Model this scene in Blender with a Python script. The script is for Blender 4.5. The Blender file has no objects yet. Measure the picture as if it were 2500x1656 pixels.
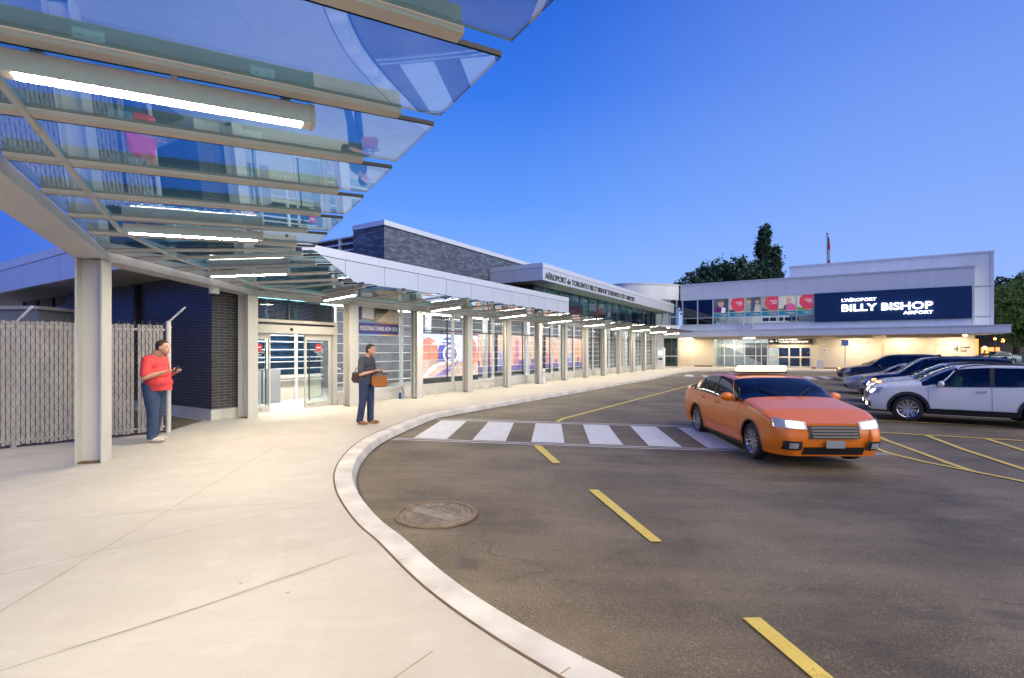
import bpy, math, random
from mathutils import Vector, Matrix
R = math.radians
random.seed(7)
SC = bpy.context.scene
COL = SC.collection

# ------------------------------------------------------------------ camera, sky, sun, exposure
cam_d = bpy.data.cameras.new('camera')
cam = bpy.data.objects.new('camera', cam_d); COL.objects.link(cam)
cam.location = (0, 0, 1.6); cam.rotation_euler = (R(90), 0, 0)
cam_d.sensor_width = 36; cam_d.lens = 17.395
cam_d.shift_y = 26/2500*1.0
cam_d.clip_start = .05; cam_d.clip_end = 3000
SC.camera = cam

w = bpy.data.worlds.new('World'); SC.world = w; w.use_nodes = True
wn = w.node_tree.nodes; wl = w.node_tree.links
bg = wn['Background']
tc = wn.new('ShaderNodeTexCoord'); sx = wn.new('ShaderNodeSeparateXYZ'); cr = wn.new('ShaderNodeValToRGB')
wl.new(tc.outputs['Generated'], sx.inputs[0]); wl.new(sx.outputs['Z'], cr.inputs['Fac'])
els = cr.color_ramp.elements
stops = [(0.0, (.42, .46, .66)), (.045, (.30, .44, .86)), (.14, (.20, .385, .88)), (.28, (.10, .275, .80)), (.46, (.034, .160, .68)), (.62, (.014, .100, .54)), (1.0, (.012, .06, .36))]
els[0].position = stops[0][0]; els[0].color = stops[0][1]+(1,)
els[1].position = stops[-1][0]; els[1].color = stops[-1][1]+(1,)
for p_, c_ in stops[1:-1]:
    e_ = els.new(p_); e_.color = c_+(1,)
# deeper blue to the left, paler to the right where the sun went down
def azim(d, a0, a1, b0, b1):
    vm = wn.new('ShaderNodeVectorMath'); vm.operation = 'DOT_PRODUCT'; vm.inputs[1].default_value = d
    wl.new(tc.outputs['Generated'], vm.inputs[0])
    mr = wn.new('ShaderNodeMapRange'); mr.interpolation_type = 'SMOOTHSTEP'
    for i_, x_ in enumerate((a0, a1, b0, b1)): mr.inputs[i_+1].default_value = x_
    wl.new(vm.outputs['Value'], mr.inputs[0]); return mr.outputs[0]
def wmix(f, a, b):
    mx = wn.new('ShaderNodeMix'); mx.data_type = 'RGBA'; wl.new(f, mx.inputs['Factor']); wl.new(a, mx.inputs['A'])
    if isinstance(b, tuple): mx.inputs['B'].default_value = b+(1,)
    else: wl.new(b, mx.inputs['B'])
    return mx.outputs['Result']
c_ = wmix(azim((-1, -.12, 0), .08, .80, 0, .92), cr.outputs[0], (.012, .075, .52))
c_ = wmix(azim((.83, .55, 0), .45, 1.1, 0, .5), c_, (.27, .37, .72))
wl.new(c_, bg.inputs['Color']); bg.inputs['Strength'].default_value = 1.0

sun_d = bpy.data.lights.new('sun', 'SUN'); sun = bpy.data.objects.new('sun', sun_d); COL.objects.link(sun)
sun_d.energy = 2.6; sun_d.angle = R(75); sun_d.color = (1.0, .88, .62)
sun.rotation_euler = Vector((-.68, .43, -.60)).to_track_quat('-Z', 'Y').to_euler()

SC.view_settings.view_transform = 'Standard'; SC.view_settings.look = 'None'
SC.view_settings.exposure = 0.32; SC.view_settings.gamma = 1
SC.cycles.max_bounces = 10; SC.cycles.transparent_max_bounces = 40; SC.cycles.glossy_bounces = 4
SC.cycles.diffuse_bounces = 3; SC.cycles.transmission_bounces = 6
SC.cycles.sample_clamp_indirect = 4; SC.cycles.caustics_reflective = False; SC.cycles.caustics_refractive = False

# ------------------------------------------------------------------ frames
TH = math.atan(748/1208); S = math.sin(TH); Cc = math.cos(TH)
U3 = Vector((S, Cc, 0)); V3 = Vector((Cc, -S, 0)); UP = Vector((0, 0, 1))
def G(a, p, z=0.0):
    """terminal frame: a metres along the colonnade, p metres towards the building from the camera"""
    return Vector((a*S - p*Cc, a*Cc + p*S, z))
def zroad(X, Y):
    p = -(X*Cc - Y*S)
    return -.15 - .033*min(max(0, 6.5-p), 9.0)

# ------------------------------------------------------------------ mesh builder
WM = {}
def xf(loc=(0, 0, 0), rz=0.0):
    return Matrix.Translation(Vector(loc)) @ Matrix.Rotation(rz, 4, 'Z')
def tagset(o, label=None, cat=None, group=None, kind=None):
    if label: o['label'] = label
    if cat: o['category'] = cat
    if group: o['group'] = group
    if kind: o['kind'] = kind
    return o
def thing(name, label, cat, loc=(0, 0, 0), rz=0.0, group=None):
    o = bpy.data.objects.new(name, None); COL.objects.link(o); o.empty_display_size = .2
    o.location = loc; o.rotation_euler = (0, 0, rz); WM[o.name] = xf(loc, rz)
    return tagset(o, label, cat, group)
class MB:
    def __init__(s): s.v = []; s.f = []; s.m = []
    def add(s, vs, fs, mi=0):
        n = len(s.v); s.v += [Vector(q) for q in vs]; s.f += [tuple(n+i for i in f) for f in fs]; s.m += [mi]*len(fs); return s
    def box(s, c, d, ex=(1, 0, 0), ey=(0, 1, 0), ez=(0, 0, 1), mi=0):
        c = Vector(c); ex = Vector(ex)*d[0]/2; ey = Vector(ey)*d[1]/2; ez = Vector(ez)*d[2]/2
        vs = [c+sx_*ex+sy*ey+sz*ez for sz in (-1, 1) for sy in (-1, 1) for sx_ in (-1, 1)]
        fs = [(0, 2, 3, 1), (4, 5, 7, 6), (0, 1, 5, 4), (2, 6, 7, 3), (0, 4, 6, 2), (1, 3, 7, 5)]
        return s.add(vs, fs, mi)
    def bar(s, p0, p1, w_, h_, mi=0, up=UP):
        p0 = Vector(p0); p1 = Vector(p1); d = p1-p0; L = d.length; ey = d/L
        ex = ey.cross(up)
        if ex.length < 1e-4: ex = Vector((1, 0, 0))
        ex.normalize(); ez = ex.cross(ey)
        return s.box((p0+p1)/2, (w_, L, h_), ex, ey, ez, mi)
    def gbox(s, a0, a1, p0, p1, z0, z1, mi=0):
        return s.box(G((a0+a1)/2, (p0+p1)/2, (z0+z1)/2), (abs(p1-p0), abs(a1-a0), abs(z1-z0)), V3, U3, UP, mi)
    def cyl(s, p0, p1, r0, r1=None, n=16, mi=0, caps=True):
        if r1 is None: r1 = r0
        p0 = Vector(p0); p1 = Vector(p1); d = (p1-p0).normalized()
        ex = d.cross(UP) if abs(d.z) < .95 else d.cross(Vector((0, 1, 0)))
        ex.normalize(); ey = d.cross(ex)
        vs = [p0+(ex*math.cos(2*math.pi*i/n)+ey*math.sin(2*math.pi*i/n))*r0 for i in range(n)] + \
             [p1+(ex*math.cos(2*math.pi*i/n)+ey*math.sin(2*math.pi*i/n))*r1 for i in range(n)]
        fs = [(i, (i+1) % n, n+(i+1) % n, n+i) for i in range(n)]
        if caps: fs += [tuple(range(n-1, -1, -1)), tuple(range(n, 2*n))]
        return s.add(vs, fs, mi)
    def tube(s, pts, r, n=10, mi=0):
        for i in range(len(pts)-1): s.cyl(pts[i], pts[i+1], r if not isinstance(r, (list, tuple)) else r[i], None if not isinstance(r, (list, tuple)) else r[i+1], n, mi)
        return s
    def ell(s, c, r, n=16, m=10, mi=0, ex=(1, 0, 0), ey=(0, 1, 0), ez=(0, 0, 1)):
        c = Vector(c); ex = Vector(ex); ey = Vector(ey); ez = Vector(ez); vs = [c-ez*r[2]]
        for j in range(1, m):
            t = -math.pi/2+math.pi*j/m
            for i in range(n):
                q = 2*math.pi*i/n
                vs.append(c+ex*r[0]*math.cos(t)*math.cos(q)+ey*r[1]*math.cos(t)*math.sin(q)+ez*r[2]*math.sin(t))
        vs.append(c+ez*r[2]); fs = []
        for i in range(n): fs.append((0, 1+(i+1) % n, 1+i)); fs.append((len(vs)-1, 1+(m-2)*n+i, 1+(m-2)*n+(i+1) % n))
        for j in range(m-2):
            for i in range(n): fs.append((1+j*n+i, 1+j*n+(i+1) % n, 1+(j+1)*n+(i+1) % n, 1+(j+1)*n+i))
        return s.add(vs, fs, mi)
    def poly(s, pts, mi=0): return s.add(pts, [tuple(range(len(pts)))], mi)
    def prism(s, pts, d, mi=0):
        """extrude a planar polygon by vector d"""
        n = len(pts); d = Vector(d); vs = [Vector(q) for q in pts]+[Vector(q)+d for q in pts]
        fs = [tuple(range(n-1, -1, -1)), tuple(range(n, 2*n))]+[(i, (i+1) % n, n+(i+1) % n, n+i) for i in range(n)]
        return s.add(vs, fs, mi)
    def geo(s, g, o, ex, ey, ez, mi=0):
        vs, fs = g; o = Vector(o); ex = Vector(ex); ey = Vector(ey); ez = Vector(ez)
        return s.add([o+ex*q[0]+ey*q[1]+ez*q[2] for q in vs], fs, mi)
    def build(s, name, mat, parent=None, smooth=False, bevel=0, label=None, cat=None, group=None, kind=None, sharp=40, loc=None, rz=0, fixn=False):
        me = bpy.data.meshes.new(name)
        M = WM.get(parent.name, Matrix.Identity(4)) if parent else (xf(loc, rz) if loc is not None else Matrix.Identity(4))
        Mi = M.inverted()
        me.from_pydata([Mi @ q for q in s.v], [], s.f)
        for mm in (mat if isinstance(mat, (list, tuple)) else [mat]): me.materials.append(mm)
        if isinstance(mat, (list, tuple)):
            me.polygons.foreach_set('material_index', s.m)
        if fixn:
            import bmesh
            bm_ = bmesh.new(); bm_.from_mesh(me); bmesh.ops.remove_doubles(bm_, verts=bm_.verts, dist=1e-4)
            bmesh.ops.recalc_face_normals(bm_, faces=bm_.faces); bm_.to_mesh(me); bm_.free()
        if smooth:
            me.polygons.foreach_set('use_smooth', [True]*len(me.polygons))
            if sharp: me.set_sharp_from_angle(angle=R(sharp))
        me.update()
        o = bpy.data.objects.new(name, me); COL.objects.link(o)
        if parent: o.parent = parent; WM[o.name] = M
        else:
            if loc is not None: o.location = loc; o.rotation_euler = (0, 0, rz)
            WM[o.name] = M
        if bevel:
            b = o.modifiers.new('bevel', 'BEVEL'); b.width = bevel; b.segments = 2; b.limit_method = 'ANGLE'; b.angle_limit = R(35)
        return tagset(o, label, cat, group, kind)
def copy_thing(src, loc, rz, label=None):
    r = src.copy(); COL.objects.link(r); r.location = loc; r.rotation_euler = (0, 0, rz); WM[r.name] = xf(loc, rz)
    if label: r['label'] = label
    for ch in list(src.children):
        c = ch.copy(); COL.objects.link(c); c.parent = r
        for g in list(ch.children):
            d = g.copy(); COL.objects.link(d); d.parent = c
    return r
def text_geo(txt, size, extrude=.0, offset=.0, sx_=1.0, align='CENTER'):
    cu = bpy.data.curves.new('t', 'FONT'); cu.body = txt; cu.size = size; cu.extrude = extrude; cu.offset = offset; cu.align_x = align
    cu.resolution_u = 3
    ob = bpy.data.objects.new('t', cu); COL.objects.link(ob)
    dg = bpy.context.evaluated_depsgraph_get(); me = bpy.data.meshes.new_from_object(ob.evaluated_get(dg))
    g = ([(v.co.x*sx_, v.co.y, v.co.z) for v in me.vertices], [tuple(p.vertices) for p in me.polygons])
    bpy.data.objects.remove(ob); bpy.data.meshes.remove(me); bpy.data.curves.remove(cu)
    return g
def remeshed(mb, name, mat, parent, voxel, smooth=6, label=None):
    o = mb.build('tmp', mat, None)
    m = o.modifiers.new('r', 'REMESH'); m.mode = 'VOXEL'; m.voxel_size = voxel
    s_ = o.modifiers.new('s', 'SMOOTH'); s_.iterations = smooth; s_.factor = .5
    dg = bpy.context.evaluated_depsgraph_get(); me = bpy.data.meshes.new_from_object(o.evaluated_get(dg))
    bpy.data.objects.remove(o)
    M = WM.get(parent.name, Matrix.Identity(4)); me.transform(M.inverted())
    me.polygons.foreach_set('use_smooth', [True]*len(me.polygons))
    me.materials.clear(); me.materials.append(mat); me.name = name
    r = bpy.data.objects.new(name, me); COL.objects.link(r); r.parent = parent; WM[r.name] = M
    if label: r['label'] = label
    return r

# ------------------------------------------------------------------ materials
def srgb(r, g, b):
    f = lambda c: (c/255/12.92) if c/255 <= .04045 else ((c/255+.055)/1.055)**2.4
    return (f(r), f(g), f(b))
class NT:
    def __init__(s, name):
        s.m = bpy.data.materials.new(name); s.m.use_nodes = True; s.t = s.m.node_tree; s.n = s.t.nodes; s.l = s.t.links
        s.b = s.n['Principled BSDF']; s.out = s.n['Material Output']
    def node(s, t, **k):
        q = s.n.new(t)
        for a, b in k.items(): setattr(q, a, b)
        return q
    def link(s, a, b): s.l.new(a, b)
    def math(s, op, a, b=None, c=None):
        q = s.n.new('ShaderNodeMath'); q.operation = op
        for i, x in enumerate((a, b, c)):
            if x is None: continue
            if isinstance(x, (int, float)): q.inputs[i].default_value = x
            else: s.l.new(x, q.inputs[i])
        return q.outputs[0]
    def noise(s, vec, scale, detail=4, rough=.55):
        q = s.n.new('ShaderNodeTexNoise'); q.inputs['Scale'].default_value = scale; q.inputs['Detail'].default_value = detail; q.inputs['Roughness'].default_value = rough
        if vec is not None: s.l.new(vec, q.inputs['Vector'])
        return q.outputs['Fac']
    def mixc(s, f, a, b):
        q = s.n.new('ShaderNodeMix'); q.data_type = 'RGBA'
        for k, x in (('Factor', f), ('A', a), ('B', b)):
            if isinstance(x, (int, float)): q.inputs[k].default_value = x
            elif isinstance(x, tuple): q.inputs[k].default_value = x+(1,) if len(x) == 3 else x
            else: s.l.new(x, q.inputs[k])
        return q.outputs['Result']
    def obj(s):
        return s.n.new('ShaderNodeTexCoord').outputs['Object']
    def bump(s, h, strength=.3, dist=.01):
        q = s.n.new('ShaderNodeBump'); q.inputs['Strength'].default_value = strength; q.inputs['Distance'].default_value = dist
        s.l.new(h, q.inputs['Height']); s.l.new(q.outputs[0], s.b.inputs['Normal'])
    def rng(s, f, a, b, c, d):
        q = s.n.new('ShaderNodeMapRange')
        for i, x in enumerate((f, a, b, c, d)):
            if isinstance(x, (int, float)): q.inputs[i].default_value = x
            else: s.l.new(x, q.inputs[i])
        return q.outputs[0]
def mk(name, col, rough=.5, metal=0, var=.12, scale=3, bump=0, spec=.5, coat=0):
    k = NT(name); b = k.b; o = k.obj()
    nz = k.noise(o, scale, 5)
    c2 = tuple(max(0, c*(1-var)) for c in col); c3 = tuple(min(1, c*(1+var*.7)) for c in col)
    k.link(k.mixc(k.rng(nz, .3, .7, 0, 1), c2, c3), b.inputs['Base Color'])
    b.inputs['Roughness'].default_value = rough; b.inputs['Metallic'].default_value = metal; b.inputs['Specular IOR Level'].default_value = spec
    if coat: b.inputs['Coat Weight'].default_value = coat; b.inputs['Coat Roughness'].default_value = .04
    if bump: k.bump(k.noise(o, scale*12, 3), bump, .01)
    return k.m
def emit(name, col, s_):
    k = NT(name); b = k.b; b.inputs['Base Color'].default_value = (.8, .8, .8, 1); b.inputs['Emission Color'].default_value = col+(1,); b.inputs['Emission Strength'].default_value = s_
    return k.m
def glass(name, tint, ior=1.5, rough=0.0, gain=1.0, noise=0):
    k = NT(name); k.n.remove(k.b)
    tr = k.node('ShaderNodeBsdfTransparent'); tr.inputs[0].default_value = tint+(1,)
    gl = k.node('ShaderNodeBsdfGlossy'); gl.inputs['Roughness'].default_value = rough; gl.inputs['Color'].default_value = (.95, .97, 1, 1)
    ge = k.node('ShaderNodeNewGeometry'); dt = k.node('ShaderNodeVectorMath', operation='DOT_PRODUCT')
    k.link(ge.outputs['Normal'], dt.inputs[0]); k.link(ge.outputs['Incoming'], dt.inputs[1])
    f0 = ((ior-1)/(ior+1))**2*gain
    f = k.math('MULTIPLY_ADD', k.math('POWER', k.math('SUBTRACT', 1.0, k.math('ABSOLUTE', dt.outputs['Value'])), 5.0), 1-f0, f0)
    ms = k.node('ShaderNodeMixShader'); k.link(f, ms.inputs[0]); k.link(tr.outputs[0], ms.inputs[1]); k.link(gl.outputs[0], ms.inputs[2])
    k.link(ms.outputs[0], k.out.inputs[0]); return k.m
def brick_mat(name, c1, c2, mortar, scale=1.0, bw=.29, bh=.065, rough=.55, spec=.5):
    k = NT(name); b = k.b; o = k.obj(); sp = k.node('ShaderNodeSeparateXYZ'); k.link(o, sp.inputs[0])
    h = k.math('ADD', sp.outputs[0], sp.outputs[1]); cm = k.node('ShaderNodeCombineXYZ'); k.link(h, cm.inputs[0]); k.link(sp.outputs[2], cm.inputs[1])
    br = k.node('ShaderNodeTexBrick'); k.link(cm.outputs[0], br.inputs['Vector']); br.inputs['Scale'].default_value = scale
    br.inputs['Brick Width'].default_value = bw; br.inputs['Row Height'].default_value = bh; br.inputs['Mortar Size'].default_value = .006; br.inputs['Mortar Smooth'].default_value = .3
    br.inputs['Color1'].default_value = c1+(1,); br.inputs['Color2'].default_value = c2+(1,); br.inputs['Mortar'].default_value = mortar+(1,); br.inputs['Bias'].default_value = -.25
    nz = k.noise(o, .9, 4)
    k.link(k.mixc(k.rng(nz, .35, .7, 0, .35), br.outputs['Color'], (c1[0]*.5, c1[1]*.5, c1[2]*.5)), b.inputs['Base Color'])
    b.inputs['Roughness'].default_value = rough; b.inputs['Specular IOR Level'].default_value = spec
    k.bump(br.outputs['Fac'], -.5, .006); return k.m
def panel_mat(name, col, step=.3, line=.03, rough=.4, var=.08, dark=.55, metal=.0):
    """cladding with vertical seams every step metres (local x+y runs along either wall)"""
    k = NT(name); b = k.b; o = k.obj(); sp = k.node('ShaderNodeSeparateXYZ'); k.link(o, sp.inputs[0])
    h = k.math('ADD', sp.outputs[0], sp.outputs[1])
    fr = k.math('FRACT', k.math('DIVIDE', h, step)); seam = k.math('LESS_THAN', fr, line)
    wn_ = k.node('ShaderNodeTexWhiteNoise', noise_dimensions='1D'); k.link(k.math('FLOOR', k.math('DIVIDE', h, step)), wn_.inputs['W'])
    cm = k.node('ShaderNodeCombineXYZ'); k.link(h, cm.inputs[0]); k.link(k.math('MULTIPLY', sp.outputs[2], .25), cm.inputs[1])
    nz = k.noise(cm.outputs[0], 1.3, 5)
    base = k.mixc(k.math('MULTIPLY', k.rng(nz, .3, .7, 0, 1), 1.0), tuple(c*(1-var) for c in col), col)
    base = k.mixc(k.math('MULTIPLY', wn_.outputs['Value'], .10), base, tuple(c*.7 for c in col))
    base = k.mixc(seam, base, tuple(c*dark for c in col))
    k.link(base, b.inputs['Base Color']); b.inputs['Roughness'].default_value = rough; b.inputs['Metallic'].default_value = metal
    return k.m

M = {}
def concrete():
    k = NT('sidewalk concrete'); b = k.b; o = k.obj()
    n1 = k.noise(o, .35, 6, .6); n2 = k.noise(o, 3.0, 6, .6); n3 = k.noise(o, 60, 3, .6)
    mp = k.node('ShaderNodeMapping'); k.link(o, mp.inputs[0]); mp.inputs['Scale'].default_value = (1.0, 9, 1); mp.inputs['Rotation'].default_value = (0, 0, R(20))
    n4 = k.noise(mp.outputs[0], 1.6, 5, .65)
    c = k.mixc(k.rng(n1, .35, .68, 0, 1), (.46, .42, .35), (.55, .515, .44))
    c = k.mixc(k.rng(n4, .35, .75, 0, .45), c, (.46, .40, .335))
    c = k.mixc(k.rng(n2, .5, .75, 0, .5), c, (.62, .57, .50))
    c = k.mixc(k.rng(n3, .55, .8, 0, .5), c, (.38, .33, .27))
    vo = k.node('ShaderNodeTexVoronoi'); vo.inputs['Scale'].default_value = 2.3; k.link(o, vo.inputs['Vector'])
    c = k.mixc(k.math('MULTIPLY', k.math('LESS_THAN', vo.outputs['Distance'], .035), .55), c, (.20, .17, .14))
    n5 = k.noise(o, .9, 7, .7); c = k.mixc(k.rng(n5, .56, .66, 0, .22), c, (.34, .29, .23))
    k.link(c, b.inputs['Base Color']); b.inputs['Roughness'].default_value = .8; k.bump(n3, .12, .004); return k.m
def asphalt():
    k = NT('asphalt'); b = k.b; o = k.obj()
    n1 = k.noise(o, .22, 6, .65); n2 = k.noise(o, 2.2, 6, .7); n3 = k.noise(o, 75, 2, .7)
    vo = k.node('ShaderNodeTexVoronoi'); vo.inputs['Scale'].default_value = 55; k.link(o, vo.inputs['Vector'])
    mp = k.node('ShaderNodeMapping'); k.link(o, mp.inputs[0]); mp.inputs['Scale'].default_value = (.6, 3.2, 1); mp.inputs['Rotation'].default_value = (0, 0, R(-25))
    n4 = k.noise(mp.outputs[0], .9, 5, .7)
    c = k.mixc(k.rng(n1, .3, .7, 0, 1), (.045, .036, .022), (.205, .160, .092))
    c = k.mixc(k.rng(n4, .42, .68, 0, .8), c, (.20, .158, .098))
    c = k.mixc(k.rng(n2, .45, .75, 0, .5), c, (.060, .048, .036))
    c = k.mixc(k.rng(n3, .52, .66, 0, .75), c, (.30, .245, .155))
    c = k.mixc(k.math('LESS_THAN', vo.outputs['Distance'], .17), c, (.035, .03, .028))
    n6 = k.noise(o, .55, 7, .72); sc = k.node('ShaderNodeVectorMath', operation='SCALE'); k.link(c, sc.inputs[0]); k.link(k.rng(n6, .34, .66, .58, 1.42), sc.inputs['Scale']); c = sc.outputs[0]
    v2 = k.node('ShaderNodeTexVoronoi', feature='DISTANCE_TO_EDGE'); v2.inputs['Scale'].default_value = .16
    wv = k.node('ShaderNodeVectorMath', operation='ADD'); nn = k.node('ShaderNodeTexNoise'); nn.inputs['Scale'].default_value = 1.1; nn.inputs['Detail'].default_value = 6; k.link(o, nn.inputs['Vector'])
    k.link(o, wv.inputs[0]); s2 = k.node('ShaderNodeVectorMath', operation='SCALE'); s2.inputs['Scale'].default_value = 1.3; k.link(nn.outputs['Color'], s2.inputs[0]); k.link(s2.outputs[0], wv.inputs[1]); k.link(wv.outputs[0], v2.inputs['Vector'])
    c = k.mixc(k.math('MULTIPLY', k.math('LESS_THAN', v2.outputs['Distance'], .0022), k.rng(n1, .5, .6, 0, .75)), c, (.02, .017, .014))
    v3 = k.node('ShaderNodeTexVoronoi'); v3.inputs['Scale'].default_value = .8; k.link(wv.outputs[0], v3.inputs['Vector']); c = k.mixc(k.rng(v3.outputs['Distance'], .05, .13, .45, 0), c, (.03, .026, .022))
    k.link(c, b.inputs['Base Color']); b.inputs['Roughness'].default_value = .72; k.bump(n3, .6, .006); return k.m
def paint(name, col, wear=.35):
    k = NT(name); b = k.b; o = k.obj(); n = k.noise(o, 28, 6, .8); n2 = k.noise(o, 2.5, 4)
    c = k.mixc(k.rng(n, .56, .64, 0, wear*2.2), col, (.07, .06, .055))
    c = k.mixc(k.rng(n2, .4, .8, 0, .3), c, tuple(x*.62 for x in col))
    k.link(c, b.inputs['Base Color']); b.inputs['Roughness'].default_value = .6; k.bump(n, .3, .003); return k.m
M['conc'] = concrete(); M['asph'] = asphalt()
M['white_line'] = paint('white road paint', (.66, .66, .64)); M['yel_line'] = paint('yellow road paint', (.72, .54, .10), .3)
M['kerb'] = mk('kerb concrete', (.60, .565, .50), .8, var=.25, scale=2.2, bump=.4)
M['joint'] = mk('joint dirt', (.16, .10, .055), .9, var=.4, scale=8)
M['saw'] = mk('saw cut joint', (.33, .275, .20), .9, var=.3, scale=5)
M['earth'] = mk('earth', (.05, .055, .04), .95, var=.3, scale=.3)
M['steel'] = mk('off white painted steel', (.60, .565, .515), .42, var=.07, scale=1.2, bump=.03)
M['ribweb'] = mk('rib web with painted shade', (.06, .075, .11), .4, var=.08)  # blue grey puts the web's unlit, sky-only shade into its colour
M['rib'] = mk('painted rib steel', (.56, .49, .40), .4, var=.06)
M['alu'] = panel_mat('aluminium fascia', (.78, .81, .86), 1.39, .012, .36, .05, .35, .40)
M['alu2'] = mk('aluminium coping', (.80, .83, .88), .36, .35, var=.05)
M['soffit'] = mk('soffit', (.50, .49, .42), .6, var=.06)
M['clad'] = panel_mat('pale ribbed cladding', (.84, .88, .89), .30, .045, .5, .08, .84)
M['cladL'] = mk('pale coping', (.66, .70, .76), .5, var=.06)
M['brick_dark'] = brick_mat('dark glazed brick', (.034, .030, .028), (.064, .056, .050), (.19, .19, .19), rough=.38)
M['brick_blue'] = brick_mat('blue grey brick', (.075, .095, .155), (.23, .28, .38), (.03, .035, .06), bw=.25, bh=.07, rough=.5)
M['brick_int'] = brick_mat('grey interior brick', (.13, .125, .15), (.24, .23, .26), (.30, .30, .33), bw=.3, bh=.075)
M['black'] = mk('black rubber', (.012, .012, .014), .5, var=.2)
M['dark'] = mk('dark bronze metal', (.035, .028, .045), .4, var=.1)
M['dkgrey'] = mk('dark grey', (.07, .075, .085), .5, var=.1)
M['grey'] = mk('grey metal', (.30, .31, .33), .45, var=.1)
M['chrome'] = mk('chrome', (.75, .75, .77), .14, 1.0, var=.04)
M['white'] = mk('white enamel', (.80, .80, .79), .35, var=.03)
M['cream'] = panel_mat('cream wall cladding', (.70, .65, .54), 1.22, .006, .6, .06, .75)
M['creamp'] = mk('cream trim', (.64, .57, .45), .6, var=.06)
M['glass'] = glass('canopy glass', (.60, .94, 1.0), 1.55, 0, 5.6)
M['glass_edge'] = mk('glass edge', (.01, .035, .035), .15, var=.1)
M['pane'] = glass('window pane', (.90, .95, .94), 1.5)
M['darkpane'] = glass('tinted pane', (.16, .26, .29), 1.6, 0, 1.3)
M['carpane'] = glass('car window', (.34, .37, .40), 1.6, 0, 1.0); M['carpane2'] = glass('dark car window', (.02, .025, .03), 1.6, 0, 1.2)
M['ceil'] = mk('white ceiling', (.72, .72, .70), .7, var=.03)
M['floor_in'] = mk('pale terrazzo floor', (.62, .60, .56), .25, var=.1, scale=6)
M['lamp'] = emit('warm tube', (1.0, .84, .60), 215)
M['lamp_in'] = emit('cool ceiling tube', (1.0, .98, .96), 48); M['lamp_lobby'] = emit('lobby panel', (1.0, .98, .95), 80); M['lamp_in2'] = emit('far room tube', (.93, .96, 1.0), 9)
M['lamp_sof'] = emit('warm soffit lamp', (1.0, .80, .52), 110)
M['letters_lit'] = emit('lit letters', (1.0, .97, .92), 2.6)
M['navy'] = mk('navy sign panel', (.004, .034, .125), .42, var=.15, scale=.7)
M['leaf'] = None
# ------------------------------------------------------------------ ground, road, kerb, sidewalk
KERB = [(34, 34.5), (26, 38.0), (17.5, 39.3), (14.8, 39.0), (13.2, 37.6), (11.3, 34.6), (8.86, 29.8), (5.71, 24.7), (2.55, 19.59), (-0.09, 15.34), (-1.74, 12.67), (-1.95, 12.15), (-2.37, 9.68), (-2.4, 8.51), (-2.28, 7.44), (-2.1, 6.66), (-1.95, 6.2), (-1.72, 5.65), (-1.48, 5.19), (-1.26, 4.8), (-1.06, 4.5), (-0.9, 4.3), (-0.55, 3.74), (-0.18, 3.24), (0.4, 2.62), (1.2, 1.95), (2.6, 0.9), (5, -0.6), (9, -2.4), (20, -6)]
def kdist(X, Y):
    b = 1e9
    for (x0, y0), (x1, y1) in zip(KERB, KERB[1:]):
        dx = x1-x0; dy = y1-y0; t = max(0, min(1, ((X-x0)*dx+(Y-y0)*dy)/(dx*dx+dy*dy)))
        b = min(b, math.hypot(X-x0-t*dx, Y-y0-t*dy))
    return b
def zroad(X, Y): return -.13-.034*max(0, min(9, kdist(X, Y)-.4))
earth = MB(); earth.poly([(-900, -900, -.9), (900, -900, -.9), (900, 900, -.9), (-900, 900, -.9)]); earth.build('ground', M['earth'], kind='structure')
rd = MB(); xs = [-6+.75*i for i in range(0, 62)]+[46, 60, 90, 200]; ys = [-14+.75*i for i in range(0, 78)]+[50, 60, 90, 160]
for y in ys:
    for x in xs: rd.v.append(Vector((x, y, zroad(x, y))))
nx = len(xs)
for j in range(len(ys)-1):
    for i in range(nx-1): rd.f.append((j*nx+i, j*nx+i+1, (j+1)*nx+i+1, (j+1)*nx+i)); rd.m.append(0)
rd.build('road', M['asph'], kind='structure', smooth=True, sharp=0)
def catmull(P, n=5):
    out = []
    for i in range(len(P)-1):
        p0 = Vector(P[max(0, i-1)]); p1 = Vector(P[i]); p2 = Vector(P[i+1]); p3 = Vector(P[min(len(P)-1, i+2)])
        for k in range(n):
            t = k/n; out.append(.5*((2*p1)+(p2-p0)*t+(2*p0-5*p1+4*p2-p3)*t*t+(3*p1-p0-3*p2+p3)*t**3))
    out.append(Vector(P[-1])); return out
KP = catmull(KERB, 4)
for _ in range(6):
    KP = [KP[0]]+[KP[i]*.5+(KP[i-1]+KP[i+1])*.25 for i in range(1, len(KP)-1)]+[KP[-1]]
def offs(P, d):
    r = []
    for i, p in enumerate(P):
        t = (P[min(len(P)-1, i+1)]-P[max(0, i-1)]).normalized(); n = Vector((t.y, -t.x)); r.append(p+n*d)   # right of travel = towards the pavement side
    return r
KO = KP; KT = offs(KP, .05); KI = offs(KP, .26); KJ = offs(KP, .28)
kb = MB(); n = len(KP)
for i in range(n):
    a = KO[i]; b = KT[i]; c = KI[i]
    kb.v += [Vector((a.x, a.y, -.55)), Vector((a.x, a.y, -.125)), Vector((b.x, b.y, -.012)), Vector((b.x*.8+c.x*.2, b.y*.8+c.y*.2, .0)), Vector((c.x, c.y, .002)), Vector((c.x, c.y, -.55))]
for i in range(n-1):
    for j in range(5): kb.f.append((i*6+j, (i+1)*6+j, (i+1)*6+j+1, i*6+j+1)); kb.m.append(0)
kb.build('kerb', M['kerb'], kind='structure', smooth=True, sharp=35)
sw = MB(); pts = [Vector((q.x, q.y, 0)) for q in KJ]
sw.poly(pts+[Vector((20, -30, 0)), Vector((-60, -30, 0)), Vector((-60, 70, 0)), Vector((60, 70, 0)), Vector((60, 34, 0))])
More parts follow.
